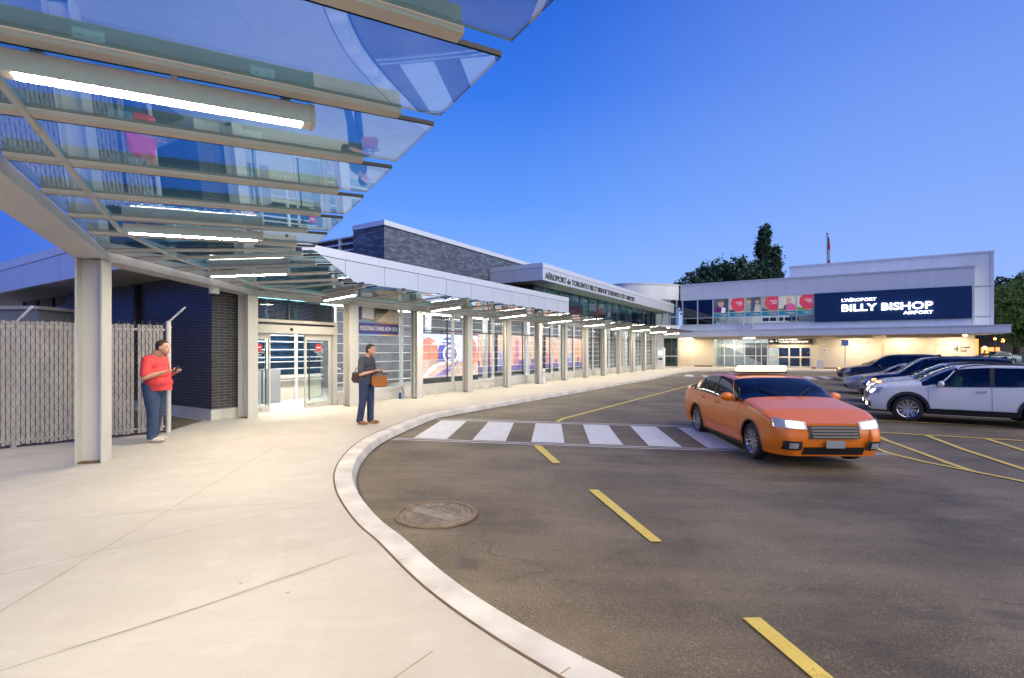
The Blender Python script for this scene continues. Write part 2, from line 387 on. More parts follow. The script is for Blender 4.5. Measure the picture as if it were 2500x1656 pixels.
sw.build('sidewalk', M['conc'], kind='structure', fixn=False)
kj = MB()
for i in range(6, n-6, 9):
    a = KO[i]; c = KI[i]; tt = (KP[i+1]-KP[i-1]).normalized()*.004
    kj.add([(a.x-tt.x, a.y-tt.y, -.10), (a.x+tt.x, a.y+tt.y, -.10), (KT[i].x+tt.x, KT[i].y+tt.y, -.008), (KT[i].x-tt.x, KT[i].y-tt.y, -.008)], [(0, 1, 2, 3)])
    kj.add([(KT[i].x-tt.x, KT[i].y-tt.y, -.007), (KT[i].x+tt.x, KT[i].y+tt.y, -.007), (c.x+tt.x, c.y+tt.y, .006), (c.x-tt.x, c.y-tt.y, .006)], [(0, 1, 2, 3)])
kj.build('kerb_joint', M['saw'], kind='structure')
gd = MB(); o1 = offs(KP, -.035)
for i in range(n-1):
    gd.add([(KO[i].x, KO[i].y, zroad(KO[i].x, KO[i].y)+.010), (KO[i+1].x, KO[i+1].y, zroad(KO[i+1].x, KO[i+1].y)+.010), (o1[i+1].x, o1[i+1].y, zroad(o1[i+1].x, o1[i+1].y)+.010), (o1[i].x, o1[i].y, zroad(o1[i].x, o1[i].y)+.010)], [(0, 1, 2, 3)])
gd.build('gutter_seam', M['black'], kind='structure')
jb = MB()
for i in range(n-1):
    a, b = KJ[i], KJ[i+1]; c, d = offs(KP, .262)[i], offs(KP, .262)[i+1]
    jb.add([(a.x, a.y, .004), (b.x, b.y, .004), (d.x, d.y, .004), (c.x, c.y, .004)], [(0, 1, 2, 3)])
jb.build('kerb_joint', M['joint'], kind='structure')
def strip(name, path, wd, mat, zf=lambda x, y: .004, step=.3, group=None):
    P = [Vector(q) for q in path]; Q = []
    for a, b in zip(P, P[1:]):
        k = max(1, int((b-a).length/step)); Q += [a.lerp(b, i/k) for i in range(k)]
    Q.append(P[-1]); m = MB()
    for i, p in enumerate(Q):
        t = (Q[min(len(Q)-1, i+1)]-Q[max(0, i-1)]).normalized(); nn = Vector((t.y, -t.x))*wd/2
        for q in (p-nn, p+nn): m.v.append(Vector((q.x, q.y, zf(q.x, q.y))))
    for i in range(len(Q)-1): m.f.append((2*i, 2*i+1, 2*i+3, 2*i+2)); m.m.append(0)
    return m.build(name, mat, kind='structure')
for J in [[(-3.0, 1.2), (-3.12, 3.02), (-3.27, 3.91), (-3.48, 5.35), (-4.05, 9.2), (-4.45, 12.0)], [(-7.5, 3.75), (-4.71, 4.55), (-3.52, 4.89), (-2.3, 5.17)], [(-6.0, 1.25), (-3.63, 3.5), (-3.27, 3.91), (-2.05, 5.17)], [(-4.5, .55), (-2.54, 2.46), (-1.92, 3.09), (-1.24, 3.88)], [(-1.6, 1.25), (-.57, 2.41), (-.42, 2.62)], [(-6.1, 7.6), (-4.5, 9.2), (-3.2, 9.9), (-2.9, 9.9)], [(-8.3, 4.9), (-5.2, 6.6), (-3.7, 7.1), (-2.7, 7.3)]]:
    strip('pavement_joint', J, .008, M['saw'])
for a_ in range(15, 45, 3):
    strip('pavement_joint', [G(a_, 8.5).xy, G(a_, 11.8).xy], .012, M['saw'])
zl = lambda x, y: zroad(x, y)+.012
def quadmark(name, q, mat):
    a, b, c, d = [Vector(p) for p in q]; m = MB(); K = 8
    for i in range(K+1):
        for j in range(3):
            p = a.lerp(b, j/2).lerp(d.lerp(c, j/2), i/K); m.v.append(Vector((p.x, p.y, zl(p.x, p.y))))
    for i in range(K):
        for j in range(2): m.f.append((i*3+j, i*3+j+1, (i+1)*3+j+1, (i+1)*3+j)); m.m.append(0)
    return m.build(name, mat, kind='structure')
for i in range(8):
    x0 = -1.92+1.147*i; x1 = x0+.65
    quadmark('crosswalk_bar', [(x0, 9.64), (x1, 9.64), (x1+.17, 12.0), (x0+.2, 12.0)], M['white_line'])
strip('crosswalk_line', [(-1.83, 12.25), (2.5, 12.24), (8.8, 12.36)], .055, M['white_line'], zl)
strip('crosswalk_line', [(-1.86, 12.07), (2.5, 12.06), (8.8, 12.18)], .055, M['white_line'], zl)
strip('crosswalk_line', [(-2.28, 9.58), (1.99, 9.52), (7.38, 9.66)], .05, M['white_line'], zl)
strip('crosswalk_line', [(-2.30, 9.43), (1.99, 9.38), (7.38, 9.50)], .05, M['white_line'], zl)
for d in [[(0.4, 9.3), (0.55, 9.3), (0.78, 7.91), (0.65, 7.89)], [(0.98, 6.36), (1.11, 6.37), (1.39, 4.58), (1.28, 4.57)], [(1.5, 3.22), (1.62, 3.23), (1.74, 2.3), (1.63, 2.3)], [(1.85, 1.3), (1.97, 1.3), (2.3, 0.1), (2.18, .1)]]:
    quadmark('lane_dash', d, M['yel_line'])
strip('lane_line', [(1.12, 12.3), (1.30, 12.8), (11.57, 29.0), (12.4, 31.5)], .10, M['yel_line'], zl)
strip('lane_line', [(5.65, 24.3), (7.75, 22.9)], .09, M['yel_line'], zl)
for L_ in [[(9.84, 14.49), (13.34, 12.9), (17.8, 10.9)], [(8.77, 12.24), (11.4, 11.01), (15.5, 9.1)], [(7.78, 11.36), (7.5, 10.38), (7.38, 9.74), (7.45, 8.91), (7.6, 8.21), (7.75, 7.3), (7.9, 5.5)], [(8.77, 12.17), (8.37, 11.05), (8.0, 9.58), (7.63, 8.21)], [(9.81, 11.73), (9.17, 10.04), (8.68, 8.38), (8.3, 6.5)], [(10.79, 11.23), (10.29, 9.94), (9.6, 8.0)]]:
    strip('hatch_line', L_, .115, M['yel_line'], zl)
for a_ in (20.0, 22.7, 25.4, 28.1, 30.8, 33.5, 36.2, 38.9):
    strip('stall_line', [G(a_, -.6).xy, G(a_, -6).xy], .09, M['white_line'], zl)
# far crosswalk, running square across the lane
strip('crosswalk_line', [(12.0, 34.5), (22.0, 34.5)], .12, M['white_line'], zl); strip('crosswalk_line', [(11.0, 32.0), (21.5, 32.0)], .12, M['white_line'], zl)
for i in range(9):
    x0 = 11.9+1.15*i
    quadmark('crosswalk_bar', [(x0-.55, 32.3), (x0+.0, 32.3), (x0+.6, 34.2), (x0+.05, 34.2)], M['white_line'])

# manhole cover
mh = thing('manhole_cover', 'round cast iron utility cover with raised lettering set in the asphalt by the kerb', 'manhole cover', (-.8, 5.2, zroad(-.8, 5.2)))
M['iron'] = mk('worn cast iron', (.26, .215, .155), .6, .1, var=.35, scale=9, bump=.5)
M['rust'] = mk('rusty ring', (.21, .15, .09), .8, var=.4, scale=7, bump=.3)
c0 = Vector((-.8, 5.2, zroad(-.8, 5.2)+.006))
m = MB()
def ring(m, c, r0, r1, z0, z1, n=48):
    vs = []
    for i in range(n):
        q = 2*math.pi*i/n; cs = Vector((math.cos(q), math.sin(q), 0))
        vs += [c+cs*r0+UP*z0, c+cs*r0+UP*z1, c+cs*r1+UP*z1, c+cs*r1+UP*z0]
    fs = []
    for i in range(n):
        j = (i+1) % n
        for k in range(3): fs.append((4*i+k, 4*j+k, 4*j+k+1, 4*i+k+1))
    m.add(vs, fs)
ring(m, c0, .385, .43, 0, .014); m.build('ring', M['rust'], mh)
m = MB(); m.cyl(c0-UP*.01, c0+UP*.008, .375, n=48); ring(m, c0, .345, .352, 0, .016)
for i in range(40):
    q = 2*math.pi*i/40; m.box(c0+Vector((math.cos(q)*.325, math.sin(q)*.325, .012)), (.03, .02, .008), (math.cos(q), math.sin(q), 0), (-math.sin(q), math.cos(q), 0))
d1 = Vector((math.cos(R(-35)), math.sin(R(-35)), 0)); d2 = Vector((-d1.y, d1.x, 0))
for sgn in (-1, 1):
    m.box(c0+d2*.10*sgn+UP*.012, (.56, .018, .010), d1, d2)
    for rr, L_ in ((.15, .22), (.20, .18), (.25, .12)):
        kx = -L_
        while kx < L_:
            wv = random.uniform(.02, .045); m.box(c0+d1*(kx+wv/2)+d2*rr*sgn+UP*.012, (wv*.8, .022, .008), d1, d2); kx += wv+.012
m.build('cover', M['iron'], mh)

# ------------------------------------------------------------------ glass canopy
ZI, ZT = 3.00, 3.13             # glass height at the beam line and at the tip
can = thing('glass_canopy', 'long glass walkway canopy of clear panels on off white steel ribs along the terminal front', 'canopy', (-5.9, 7.0, 0))
th1 = R(31); u1 = Vector((-math.sin(th1), math.cos(th1), 0)); e1 = Vector((math.cos(th1), math.sin(th1), 0))
def S1(q, s, z=0): v = e1*q+u1*s; v.z = z; return v
def S3(q, a, z=0): return G(a, -q, z)
ribs = []      # (inner, outer, tipdir, axis, lit, near)
for k in range(17):
    s = 7.69-.92*k
    ribs.append((S1(-1.30, s), S1(1.015, s), u1, k in (1, 5, 9, 13), k < 12, 1))
hip1 = (Vector((-5.72, 7.02, 0)), Vector((-3.27, 7.45, 0)), Vector((-.3, .95, 0)).normalized(), False, True, 1.5)
sec2 = []
for i, (yo, u) in enumerate(((7.86, .1395), (8.79, .348), (9.79, .557), (10.74, .766))):
    o = Vector((-3.27-.60*(yo-7.45)/3.83, yo, 0)); sec2.append((Vector((-5.70-.28*u, 7.0+4.6*u, 0)), o, Vector((-.087, .996, 0)), i == 1, True, 2))
hip2 = (Vector((-6.0, 11.75, 0)), Vector((-3.87, 11.28, 0)), Vector((.25, .97, 0)).normalized(), False, True, 2.5)
sec3 = []
NR3 = 27
for j in range(NR3):
    a_ = 8.28+1.4*j; sec3.append((S3(-11.10, a_), S3(-9.34, a_), U3, j % 3 == 0, j < 12, 3))
allr = ribs[::-1]+[hip1]+sec2+[hip2]+sec3
C1 = Vector((-3.03, 7.51, 0)); C2 = Vector((-3.565, 11.26, 0))
def tip(r):
    k = r[5]
    if k == 1: d = (r[1]-r[0]).normalized(); return r[1]+d*.255
    if k == 1.5: return C1.copy()
    if k == 2.5: return C2.copy()
    if k == 2:
        t = (r[1].y-7.45)/3.83; return C1.lerp(C2, max(0, min(1, t)))
    return r[1]+V3*.38
def zc(t): return ZI+(ZT-ZI)*t
gl_parts = []
for i, r in enumerate(allr):
    a = r[0].copy(); b = r[1].copy(); a.z = zc(0); b.z = zc(.9)
    nearrib = r[4]
    m = MB(); m.bar(a-UP*.002, b-UP*.002, .088, .036)
    ob = m.build('rib', M['rib'], can, bevel=.004 if nearrib else 0)
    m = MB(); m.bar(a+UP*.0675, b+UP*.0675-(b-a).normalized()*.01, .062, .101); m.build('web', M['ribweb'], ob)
    m = MB(); d = (b-a).normalized(); sd = r[2]
    m.bar(a-sd*.038+UP*.024, b-sd*.038+UP*.024, .013, .014)
    if i < len(allr)-1 and r[5] != 1.5:
        tp = tip(r); tp.z = zc(1); b2 = r[1]+sd*.055; b2.z = zc(.9)+.0; m.bar(b2, tp+sd*.055, .014, .026)
    m.build('gasket', M['black'], ob)
    if nearrib:
        for t in (.34, .66):
            c = a.lerp(b, t)-sd*.039+UP*.052; m = MB()
            m.box(c, (.12, .012, .05), d, sd, UP)
            for s_ in (-1, 1): m.cyl(c+d*.03*s_-sd*.004, c+d*.03*s_-sd*.014, .009, n=8)
            m.build('bracket', M['grey'], ob)
    if i < len(allr)-1:
        r2 = allr[i+1]; g = .062
        a0 = r[0]+r[2]*g; a1 = r2[0]-r2[2]*g; t0 = tip(r)+r[2]*g*.9; t1 = tip(r2)-r2[2]*g*.9
        if (a1-a0).length < .15 and (t1-t0).length < .15: continue
        lo = .012
        vs = []
        for zo in (-.006, .006):
            vs += [Vector((a0.x, a0.y, zc(0)-lo+zo)), Vector((t0.x, t0.y, zc(1)-lo+zo)), Vector((t1.x, t1.y, zc(1)+lo+zo)), Vector((a1.x, a1.y, zc(0)+lo+zo))]
        m = MB(); m.add(vs, [(3, 2, 1, 0), (4, 5, 6, 7)], 0); m.add(vs, [(0, 1, 5, 4), (1, 2, 6, 5), (2, 3, 7, 6), (3, 0, 4, 7)], 1)
        m.build('glass_panel', [M['glass'], M['glass_edge']], can)
# main beam: flat steel beam following the bends
BA = Vector((-5.97, 7.02, 0)); BB = Vector((-6.22, 11.66, 0))
def beam(p0, p1, name='beam'):
    m = MB(); a = Vector((p0.x, p0.y, 2.945)); b = Vector((p1.x, p1.y, 2.945)); m.bar(a, b, .36, .13); 
    d = (b-a).normalized(); sd = Vector((d.y, -d.x, 0))
    return m.build(name, M['steel'], can, bevel=.006)
def mit(p, dn, dp, w_=.18): return p
B0 = S1(-1.50, -9)
beam(B0, BA); beam(BA-Vector((.005, .08, 0)), BB+Vector((0, .06, 0))); beam(BB, G(46.6, 11.24))
m = MB(); m.cyl((BA.x, BA.y, 2.8805), (BA.x, BA.y, 3.0095), .205, n=20); m.build('beam_knee', M['steel'], can, smooth=True)
m = MB(); m.cyl((BB.x, BB.y, 2.8815), (BB.x, BB.y, 3.0085), .195, n=20); m.build('beam_knee', M['steel'], can, smooth=True)
m = MB(); m.bar(Vector((BA.x+.02, BA.y+.1, 3.12)), Vector((BB.x+.03, BB.y, 3.12)), .05, .20); m.build('gutter', M['dkgrey'], can)
# conduit hung under the ribs, with joints
pth = [S1(-.96, -5, 3.00), S1(-.96, 7.35, 3.00), Vector((-5.15, 7.6, 3.00)), Vector((-5.62, 11.2, 3.0)), G(8.3, 10.72, 3.0), G(45.4, 10.72, 3.0)]
m = MB(); m.tube(pth, .022, 10); 
for a, b in zip(pth, pth[1:]):
    L = (b-a).length; k = int(L/1.5)
    for i in range(1, k): c = a.lerp(b, i/k); dd = (b-a).normalized(); m.cyl(c-dd*.03, c+dd*.03, .03, n=10)
m.build('conduit', M['steel'], can, smooth=True)
# glass roof edge fascia strip and a junction box
m = MB(); c = Vector((-5.18, 7.45, 3.0)); m.cyl(c-UP*.03, c+UP*.03, .075, n=16); m.cyl(c+V3*.10, c+V3*.16, .05, n=12); m.build('junction_box', M['steel'], can, smooth=True)

lt_names = ['warm tube light under the glass canopy, largest and nearest the camera', 'warm tube light above the red shirted man and the fence end', 'warm tube light over the paving before the sliding doors', 'warm tube light right above the sliding doors']
def canopy_light(r, label):
    a, b, sd = r[0].copy(), r[1].copy(), r[2]; d = (a-b).normalized(); a.z = zc(0); b.z = zc(.9)
    d3 = (a-b).normalized()
    c = b+d3*1.20+sd*.11-UP*.085
    if r[5] == 3: c = b+d3*1.02+sd*.11-UP*.085
    t = thing('canopy_light', label, 'light', (c.x, c.y, c.z), 0, 'tube lights under the canopy ribs')
    L = 1.36
    if r[5] == 3: L = 1.24
    ex = d3; ey = sd; ez = ex.cross(ey); ez = ez if ez.z > 0 else -ez
    m = MB(); m.box(c, (L, .11, .105), ex, ey, ez)
    m.box(c+UP*.07-sd*.03, (.03, .06, .09), ex, ey, ez); m.box(c+ex*L*.4+UP*.07, (.05, .05, .09), ex, ey, ez); m.box(c-ex*L*.4+UP*.07, (.05, .05, .09), ex, ey, ez)
    m.build('housing', M['steel'], t, bevel=.006)
    m = MB(); m.box(c-ex*L/2-ex*.006, (.03, .118, .112), ex, ey, ez); m.build('end_cap', M['rib'], t, bevel=.004)
    m = MB(); m.box(c-ez*.046, (L-.10, .086, .017), ex, ey, ez); m.build('diffuser', M['lamp'], t, bevel=.004)
k = 0
for r in (ribs[1],): canopy_light(r, lt_names[1])
canopy_light(ribs[5], lt_names[0])
canopy_light(ribs[9], 'unseen warm tube light added behind the camera, first from the kerb end')  # this lamp and the next are out of view, added to light the road
canopy_light(ribs[13], 'unseen warm tube light added behind the camera, farthest back on the canopy')
canopy_light(sec2[1], lt_names[2]); 
ords = ['just past the sliding doors and over the purple banner', 'over the first glazed bay with the red hills advert', 'second along from the purple banner', 'third along from the purple banner', 'fourth along from the purple banner', 'fifth along from the purple banner', 'sixth along from the purple banner', 'seventh along, near the far canopy end', 'last one at the far canopy tip']
for j, r in enumerate([q for q in sec3 if q[3]]):
    canopy_light(r, 'canopy tube light '+ords[min(j, 8)])

# ------------------------------------------------------------------ steel columns
def hcol(c, heading, label, group, zt=2.88, w_=.27, d_=.30, pipe=False, base=True):
    """H section: flanges face sideways (local x), web between"""
    t = thing('steel_column', label, 'column', (c.x, c.y, 0), -heading, group)
    u = Vector((math.sin(heading), math.cos(heading), 0)); v = Vector((math.cos(heading), -math.sin(heading), 0))
    for s_ in (-1, 1):
        m = MB(); m.box(c+v*s_*w_/2+UP*zt/2, (.022, d_, zt), v, u); m.build('flange', M['steel'], t, bevel=.003)
    m = MB(); m.box(c+UP*(zt/2)+UP*.001, (w_-.024, .018, zt-.01), v, u); m.build('web', M['steel'], t)
    if base:
        m = MB(); m.box(c+UP*.012, (w_-.03, d_-.02, .02), v, u); m.build('base_plate', M['joint'], t)
    if pipe:
        m = MB(); m.box(c-u*.085+UP*zt/2, (.10, .09, zt-.06), v, u); m.build('downpipe', M['steel'], t, bevel=.008)
        m = MB(); m.cyl(c-u*.08+UP*.0, c-u*.08+UP*.10, .04, n=12); m.build('drain_boot', M['black'], t)
    return t
hcol(Vector((-5.97, 7.06, 0)), R(-16), 'large off white steel column in front of the slatted fence', 'steel columns carrying the canopy', w_=.30, d_=.27)
hcol(Vector((-6.22, 11.66, 0)), R(16), 'off white steel column between the brick corner and the sliding doors', 'steel columns carrying the canopy')
hcol(G(9.55, 11.30), TH, 'off white steel column between the sliding doors and the man with the orange bag', 'steel columns carrying the canopy')
pos = ['left of the red hills advert bay', 'right of the red hills advert, first clear bay beyond', 'third from the sliding doors side', 'beside the small white standpipe', 'fifth from the sliding doors side', 'sixth from the sliding doors side', 'seventh from the sliding doors side', 'eighth from the sliding doors side', 'ninth from the sliding doors side', 'third from the far end', 'second from the far end', 'farthest one at the canopy end']
pos = ['left of the red hills advert', 'right of the red hills advert', 'one bay beyond the red hills advert', 'with the small white standpipe before it', 'fifth counted from the sliding doors', 'sixth counted from the sliding doors', 'seventh counted from the sliding doors', 'eighth counted from the sliding doors', 'fourth from the far canopy end', 'third from the far canopy end', 'second from the far canopy end']
for j in range(11):
    hcol(G(12.25+2.78*j, 11.28), TH, 'off white steel column '+pos[j], 'steel columns carrying the canopy', pipe=(j % 2 == 0), w_=.25, d_=.29)
# ------------------------------------------------------------------ terminal with glazed front
ter = thing('terminal_building', 'low terminal with dark brick, long glazed front, pale metal roof edges and raised lettering', 'building', G(6, 12, 0), -TH)
def gb(name, mat, a0, a1, p0, p1, z0, z1, parent=None, bevel=0, label=None):
    m = MB(); m.gbox(a0, a1, p0, p1, z0, z1); return m.build(name, mat, parent or ter, bevel=bevel, label=label)
gb('brick_wall', M['brick_dark'], 5.93, 6.62, 11.64, 20.4, .25, 3.34, label='dark glazed brick wall by the doors')
gb('plinth', M['kerb'], 5.90, 6.60, 11.61, 20.4, -.1, .235)
gb('flashing', M['grey'], 5.915, 6.61, 11.625, 20.4, .235, .25)
m = MB(); m.gbox(5.80, 5.92, 15.2, 15.32, .3, 3.3); m.build('downpipe', M['black'], ter, bevel=.01)
# low roof edge
for nm, z0, z1, o in (('fascia', 3.32, 3.955, 0), ('coping', 3.97, 4.19, .012)):
    m = MB(); m.gbox(4.55-o, 22.5+o, 10.6-o, 10.7, z0, z1); m.gbox(4.55-o, 4.65, 10.7, 30, z0, z1); m.gbox(22.4, 22.5+o, 10.7, 12.35, z0, z1)
    m.build('roof_'+nm, M['alu'] if nm == 'fascia' else M['alu2'], ter)
gb('roof_reveal', M['dkgrey'], 4.57, 22.48, 10.62, 30, 3.955, 3.97)
gb('soffit', M['soffit'], 4.66, 22.39, 10.71, 30, 3.345, 3.40)
gb('roof_deck', M['dkgrey'], 4.66, 22.39, 10.71, 30, 3.9, 4.1)
# upper brick block and louvre
gb('upper_brick_wall', M['brick_blue'], 13.4, 32, 14.0, 15.72, 3.9, 6.33, label='blue grey upper brick wall above the roof edge')
m = MB(); m.gbox(13.36, 32.04, 13.95, 15.74, 6.33, 6.52); m.build('coping', M['alu2'], ter)
for k in range(4):
    pass
gb('louvre_back', M['dkgrey'], 14.0, 14.6, 15.75, 20.5, 3.9, 6.28)
m = MB()
for i in range(8): m.gbox(13.86, 13.98, 15.76, 20.5, 4.35+.27*i, 4.41+.27*i)
m.gbox(13.84, 13.99, 17.1, 17.16, 3.9, 6.28); m.gbox(13.84, 13.99, 19.0, 19.06, 3.9, 6.28); m.build('louvre', M['alu2'], ter)
# upper roof with the raised letters
m = MB(); m.gbox(20.5, 45.3, 11.0, 11.1, 4.88, 5.455); m.gbox(20.5, 20.6, 11.1, 18, 4.88, 5.455); m.gbox(45.2, 45.3, 11.1, 16, 4.88, 5.455); m.build('upper_fascia', M['alu'], ter)
m = MB(); m.gbox(20.49, 45.31, 10.99, 11.1, 5.47, 5.69); m.gbox(20.49, 20.6, 11.1, 18, 5.47, 5.69); m.gbox(45.2, 45.31, 11.1, 16, 5.47, 5.69); m.build('upper_coping', M['alu2'], ter)
gb('upper_reveal', M['dkgrey'], 20.52, 45.28, 11.02, 18, 5.455, 5.47)
gb('upper_soffit', M['soffit'], 20.6, 45.2, 11.1, 18, 4.90, 4.96)
gb('upper_roof_deck', M['dkgrey'], 20.6, 45.2, 11.1, 18, 5.3, 5.45)
gb('return_wall', M['dkgrey'], 21.9, 22.05, 12.3, 17.6, 3.4, 4.89)
m = MB(); g = text_geo('AÉROPORT de TORONTO BILLY BISHOP TORONTO CITY AIRPORT', .40, .012, .004, 1.0, 'LEFT')
wd = max(v[0] for v in g[0])-min(v[0] for v in g[0]); kx = 13.4/wd
m.geo(g, G(20.75, 10.985, 4.985), U3*kx, UP, V3); m.build('lettering', M['dkgrey'], ter)
# upper glazing
m = MB(); m.gbox(22.1, 43.8, 12.295, 12.31, 3.36, 4.89); m.build('upper_glazing', M['darkpane'], ter)
m = MB()
for i in range(17): m.gbox(22.1+1.39*i-.02, 22.1+1.39*i+.02, 12.27, 12.34, 3.36, 4.89)
m.gbox(22.1, 44.4, 12.27, 12.34, 3.34, 3.42); m.build('upper_mullion', M['dkgrey'], ter)
gb('end_wall', M['dkgrey'], 43.85, 44.2, 12.3, 17, 3.4, 4.9)
# floor, ceiling, back walls, inner columns and lights
gb('floor', M['floor_in'], 6.65, 46, 12.05, 17.5, -.02, .012)
gb('ceiling', M['ceil'], 6.65, 21.9, 12.06, 17.5, 3.30, 3.343)
gb('upper_ceiling', M['ceil'], 22.1, 43.8, 12.36, 17.5, 4.82, 4.87)
gb('back_wall', M['brick_int'], 6.65, 24.2, 17.5, 17.7, 0, 4.9)
gb('back_wall', M['brick_int'], 24.2, 46, 17.5, 17.7, 0, 4.9)
gb('side_wall', M['ceil'], 45.6, 45.7, 12.05, 17.5, 0, 3.3)
gb('transom_panel', M['alu2'], 10.4, 44.4, 12.02, 12.1, 3.0, 3.30)
for i in range(12):
    for p_ in (13.3, 15.6):
        m = MB(); a_ = 8+3.1*i; z_ = 3.27 if a_ < 21 else 3.5; m.gbox(a_, a_+2.2, p_-.06, p_+.06, z_, z_+.03); m.build('ceiling_tube', M['lamp_in'], ter)
for i in range(8):
    m = MB(); c = G(11.6+4.17*i, 13.9, 0); m.cyl(c, c+UP*(3.3 if i < 3 else 4.8), .13, n=20); m.build('round_column', M['white'], ter, smooth=True)
# glazed bays
cols_a = [9.55]+[12.25+2.78*j for j in range(12)]
cols_a[-1] = 43.4
zs = [.62, .90, 1.22, 1.50, 1.78, 2.06, 2.42, 2.72]
for i in range(len(cols_a)-1):
    a0 = cols_a[i]+.02; a1 = cols_a[i+1]-.02
    m = MB(); m.gbox(a0, a1, 11.99, 12.002, .36, 3.0); w_ = m.build('window', M['pane'], ter)
    m = MB()
    for z_ in zs: m.gbox(a0, a1, 11.965, 12.03, z_-.011, z_+.011)
    m.gbox(a0, a0+.04, 11.96, 12.03, .36, 3.0); m.gbox(a1-.04, a1, 11.96, 12.03, .36, 3.0)
    m.build('muntin', M['white'], w_)
    m = MB(); m.gbox(a0, a1, 11.93, 12.06, .26, .36); m.gbox(a0, a1, 11.90, 12.05, .12, .25); m.gbox(a0, a1, 11.94, 12.06, .25, .26); m.build('sill', M['steel'], w_)
    m = MB(); m.gbox(a0, a1, 11.87, 12.06, -.05, .12); m.build('base', M['kerb'], w_)
    if i > 0:
        for f in (.30, .82):
            aa = a0+(a1-a0)*f; m = MB(); m.gbox(aa-.017, aa+.017, 11.83, 11.87, .40, 3.25)
            for z_ in (2.06, 2.50): m.ell(G(aa, 11.85, z_), (.035, .035, .035), 8, 6)
            for s_ in (-1, 1): m.bar(G(aa, 11.86, 2.28), G(aa+.10*s_, 11.97, 2.28+.13*s_), .015, .015)
            m.build('glass_stay', M['dark'], w_)
        m = MB(); m.gbox(a0, a1, 11.83, 11.86, 2.26, 2.30); m.build('cross_rod', M['dark'], w_)
# backlit advertising walls seen through the glass
def flat(m, pts, p, mi=0):  # pts (a,z)
    return m.poly([G(a, p, z) for a, z in pts][::-1], mi)
def disc(cx_, cz, rx, rz_, n=28, t0=0, t1=360):
    return [(cx_+rx*math.cos(R(t0+(t1-t0)*i/n)), cz+rz_*math.sin(R(t0+(t1-t0)*i/n))) for i in range(n)]
def em2(n_, c, s_=1.0):
    k = NT(n_); o = k.obj(); nz = k.noise(o, 2.2, 5, .7)
    cc = k.mixc(k.rng(nz, .35, .7, 0, 1), tuple(x*.55 for x in c), c); k.link(cc, k.b.inputs['Emission Color']); k.link(cc, k.b.inputs['Base Color']); k.b.inputs['Emission Strength'].default_value = s_; k.b.inputs['Roughness'].default_value = .3
    return k.m
adm = [em2('advert sky', (.62, .62, 1.0), 1.5), em2('advert red rock', (.85, .30, .22), 1.0), em2('advert blue hill', (.14, .13, .55), .9), em2('advert sand', (.75, .50, .44), 1.0), em2('advert white', (1, .98, 1), 1.9), em2('advert purple', (.35, .22, .55), 1.0)]
ad = thing('advert_lightbox', 'glowing advert of red hills with a white oval badge behind the glass', 'advert', G(16.7, 13.5, 0), -TH)
gbm = MB(); gbm.gbox(14.72, 18.82, 13.5, 13.62, .18, 2.32); gbm.build('cabinet', M['dkgrey'], ad)
m = MB(); P0 = 13.49
flat(m, [(14.8, .44), (18.75, .44), (18.75, 2.25), (14.8, 2.25)], P0, 0)
flat(m, disc(15.35, 1.35, .62, .75, 20, 0, 180)+[(14.8, 1.2), (14.8, .7), (15.97, .7)], P0-.004, 1)
flat(m, disc(16.55, 1.5, .62, .62, 20, 0, 180)+[(15.9, 1.0), (17.2, 1.0)], P0-.008, 2)
flat(m, disc(18.2, 1.25, .55, .9, 20, 0, 180)+[(17.65, .9), (18.75, .9)], P0-.010, 1)
flat(m, [(14.8, .44), (18.75, .44), (18.75, .95), (17.2, 1.12), (16, 1.10), (14.8, 1.2)], P0-.012, 3)
flat(m, [(14.9, .5), (15.1, .5), (15.9, .95), (16.4, 1.02), (16.2, 1.07), (15.6, .95)], P0-.016, 4)
flat(m, [(15.6, .46), (16.3, .46), (17.3, 1.04), (17.0, 1.05)], P0-.014, 5)
flat(m, disc(16.75, 1.42, .52, .40), P0-.020, 4); flat(m, disc(16.75, 1.42, .43, .32), P0-.024, 5)
for t_, z_, x_ in (('WHEN DISCOVERY MEETS', 1.93, 15.75), ('ADVENTURE, THE', 1.80, 15.55)):
    g = text_geo(t_, .12, .002, .003, 1.0, 'LEFT'); m.geo(g, G(x_, P0-.026, z_), U3, UP, V3, 4)
for t_, z_ in (('LAND', 1.47), ('ROVER', 1.30)):
    g = text_geo(t_, .17, .002, .004, .95, 'CENTER'); m.geo(g, G(16.75, P0-.028, z_), U3, UP, V3, 4)
m.build('poster', adm, ad)
cols_ = [((.85, .38, .24), 'advert orange'), ((.55, .22, .30), 'advert wine'), ((.16, .12, .34), 'advert violet'), ((.80, .45, .38), 'advert peach'), ((.35, .35, .60), 'advert slate')]
am = [em2(n_, c, .75) for c, n_ in cols_]
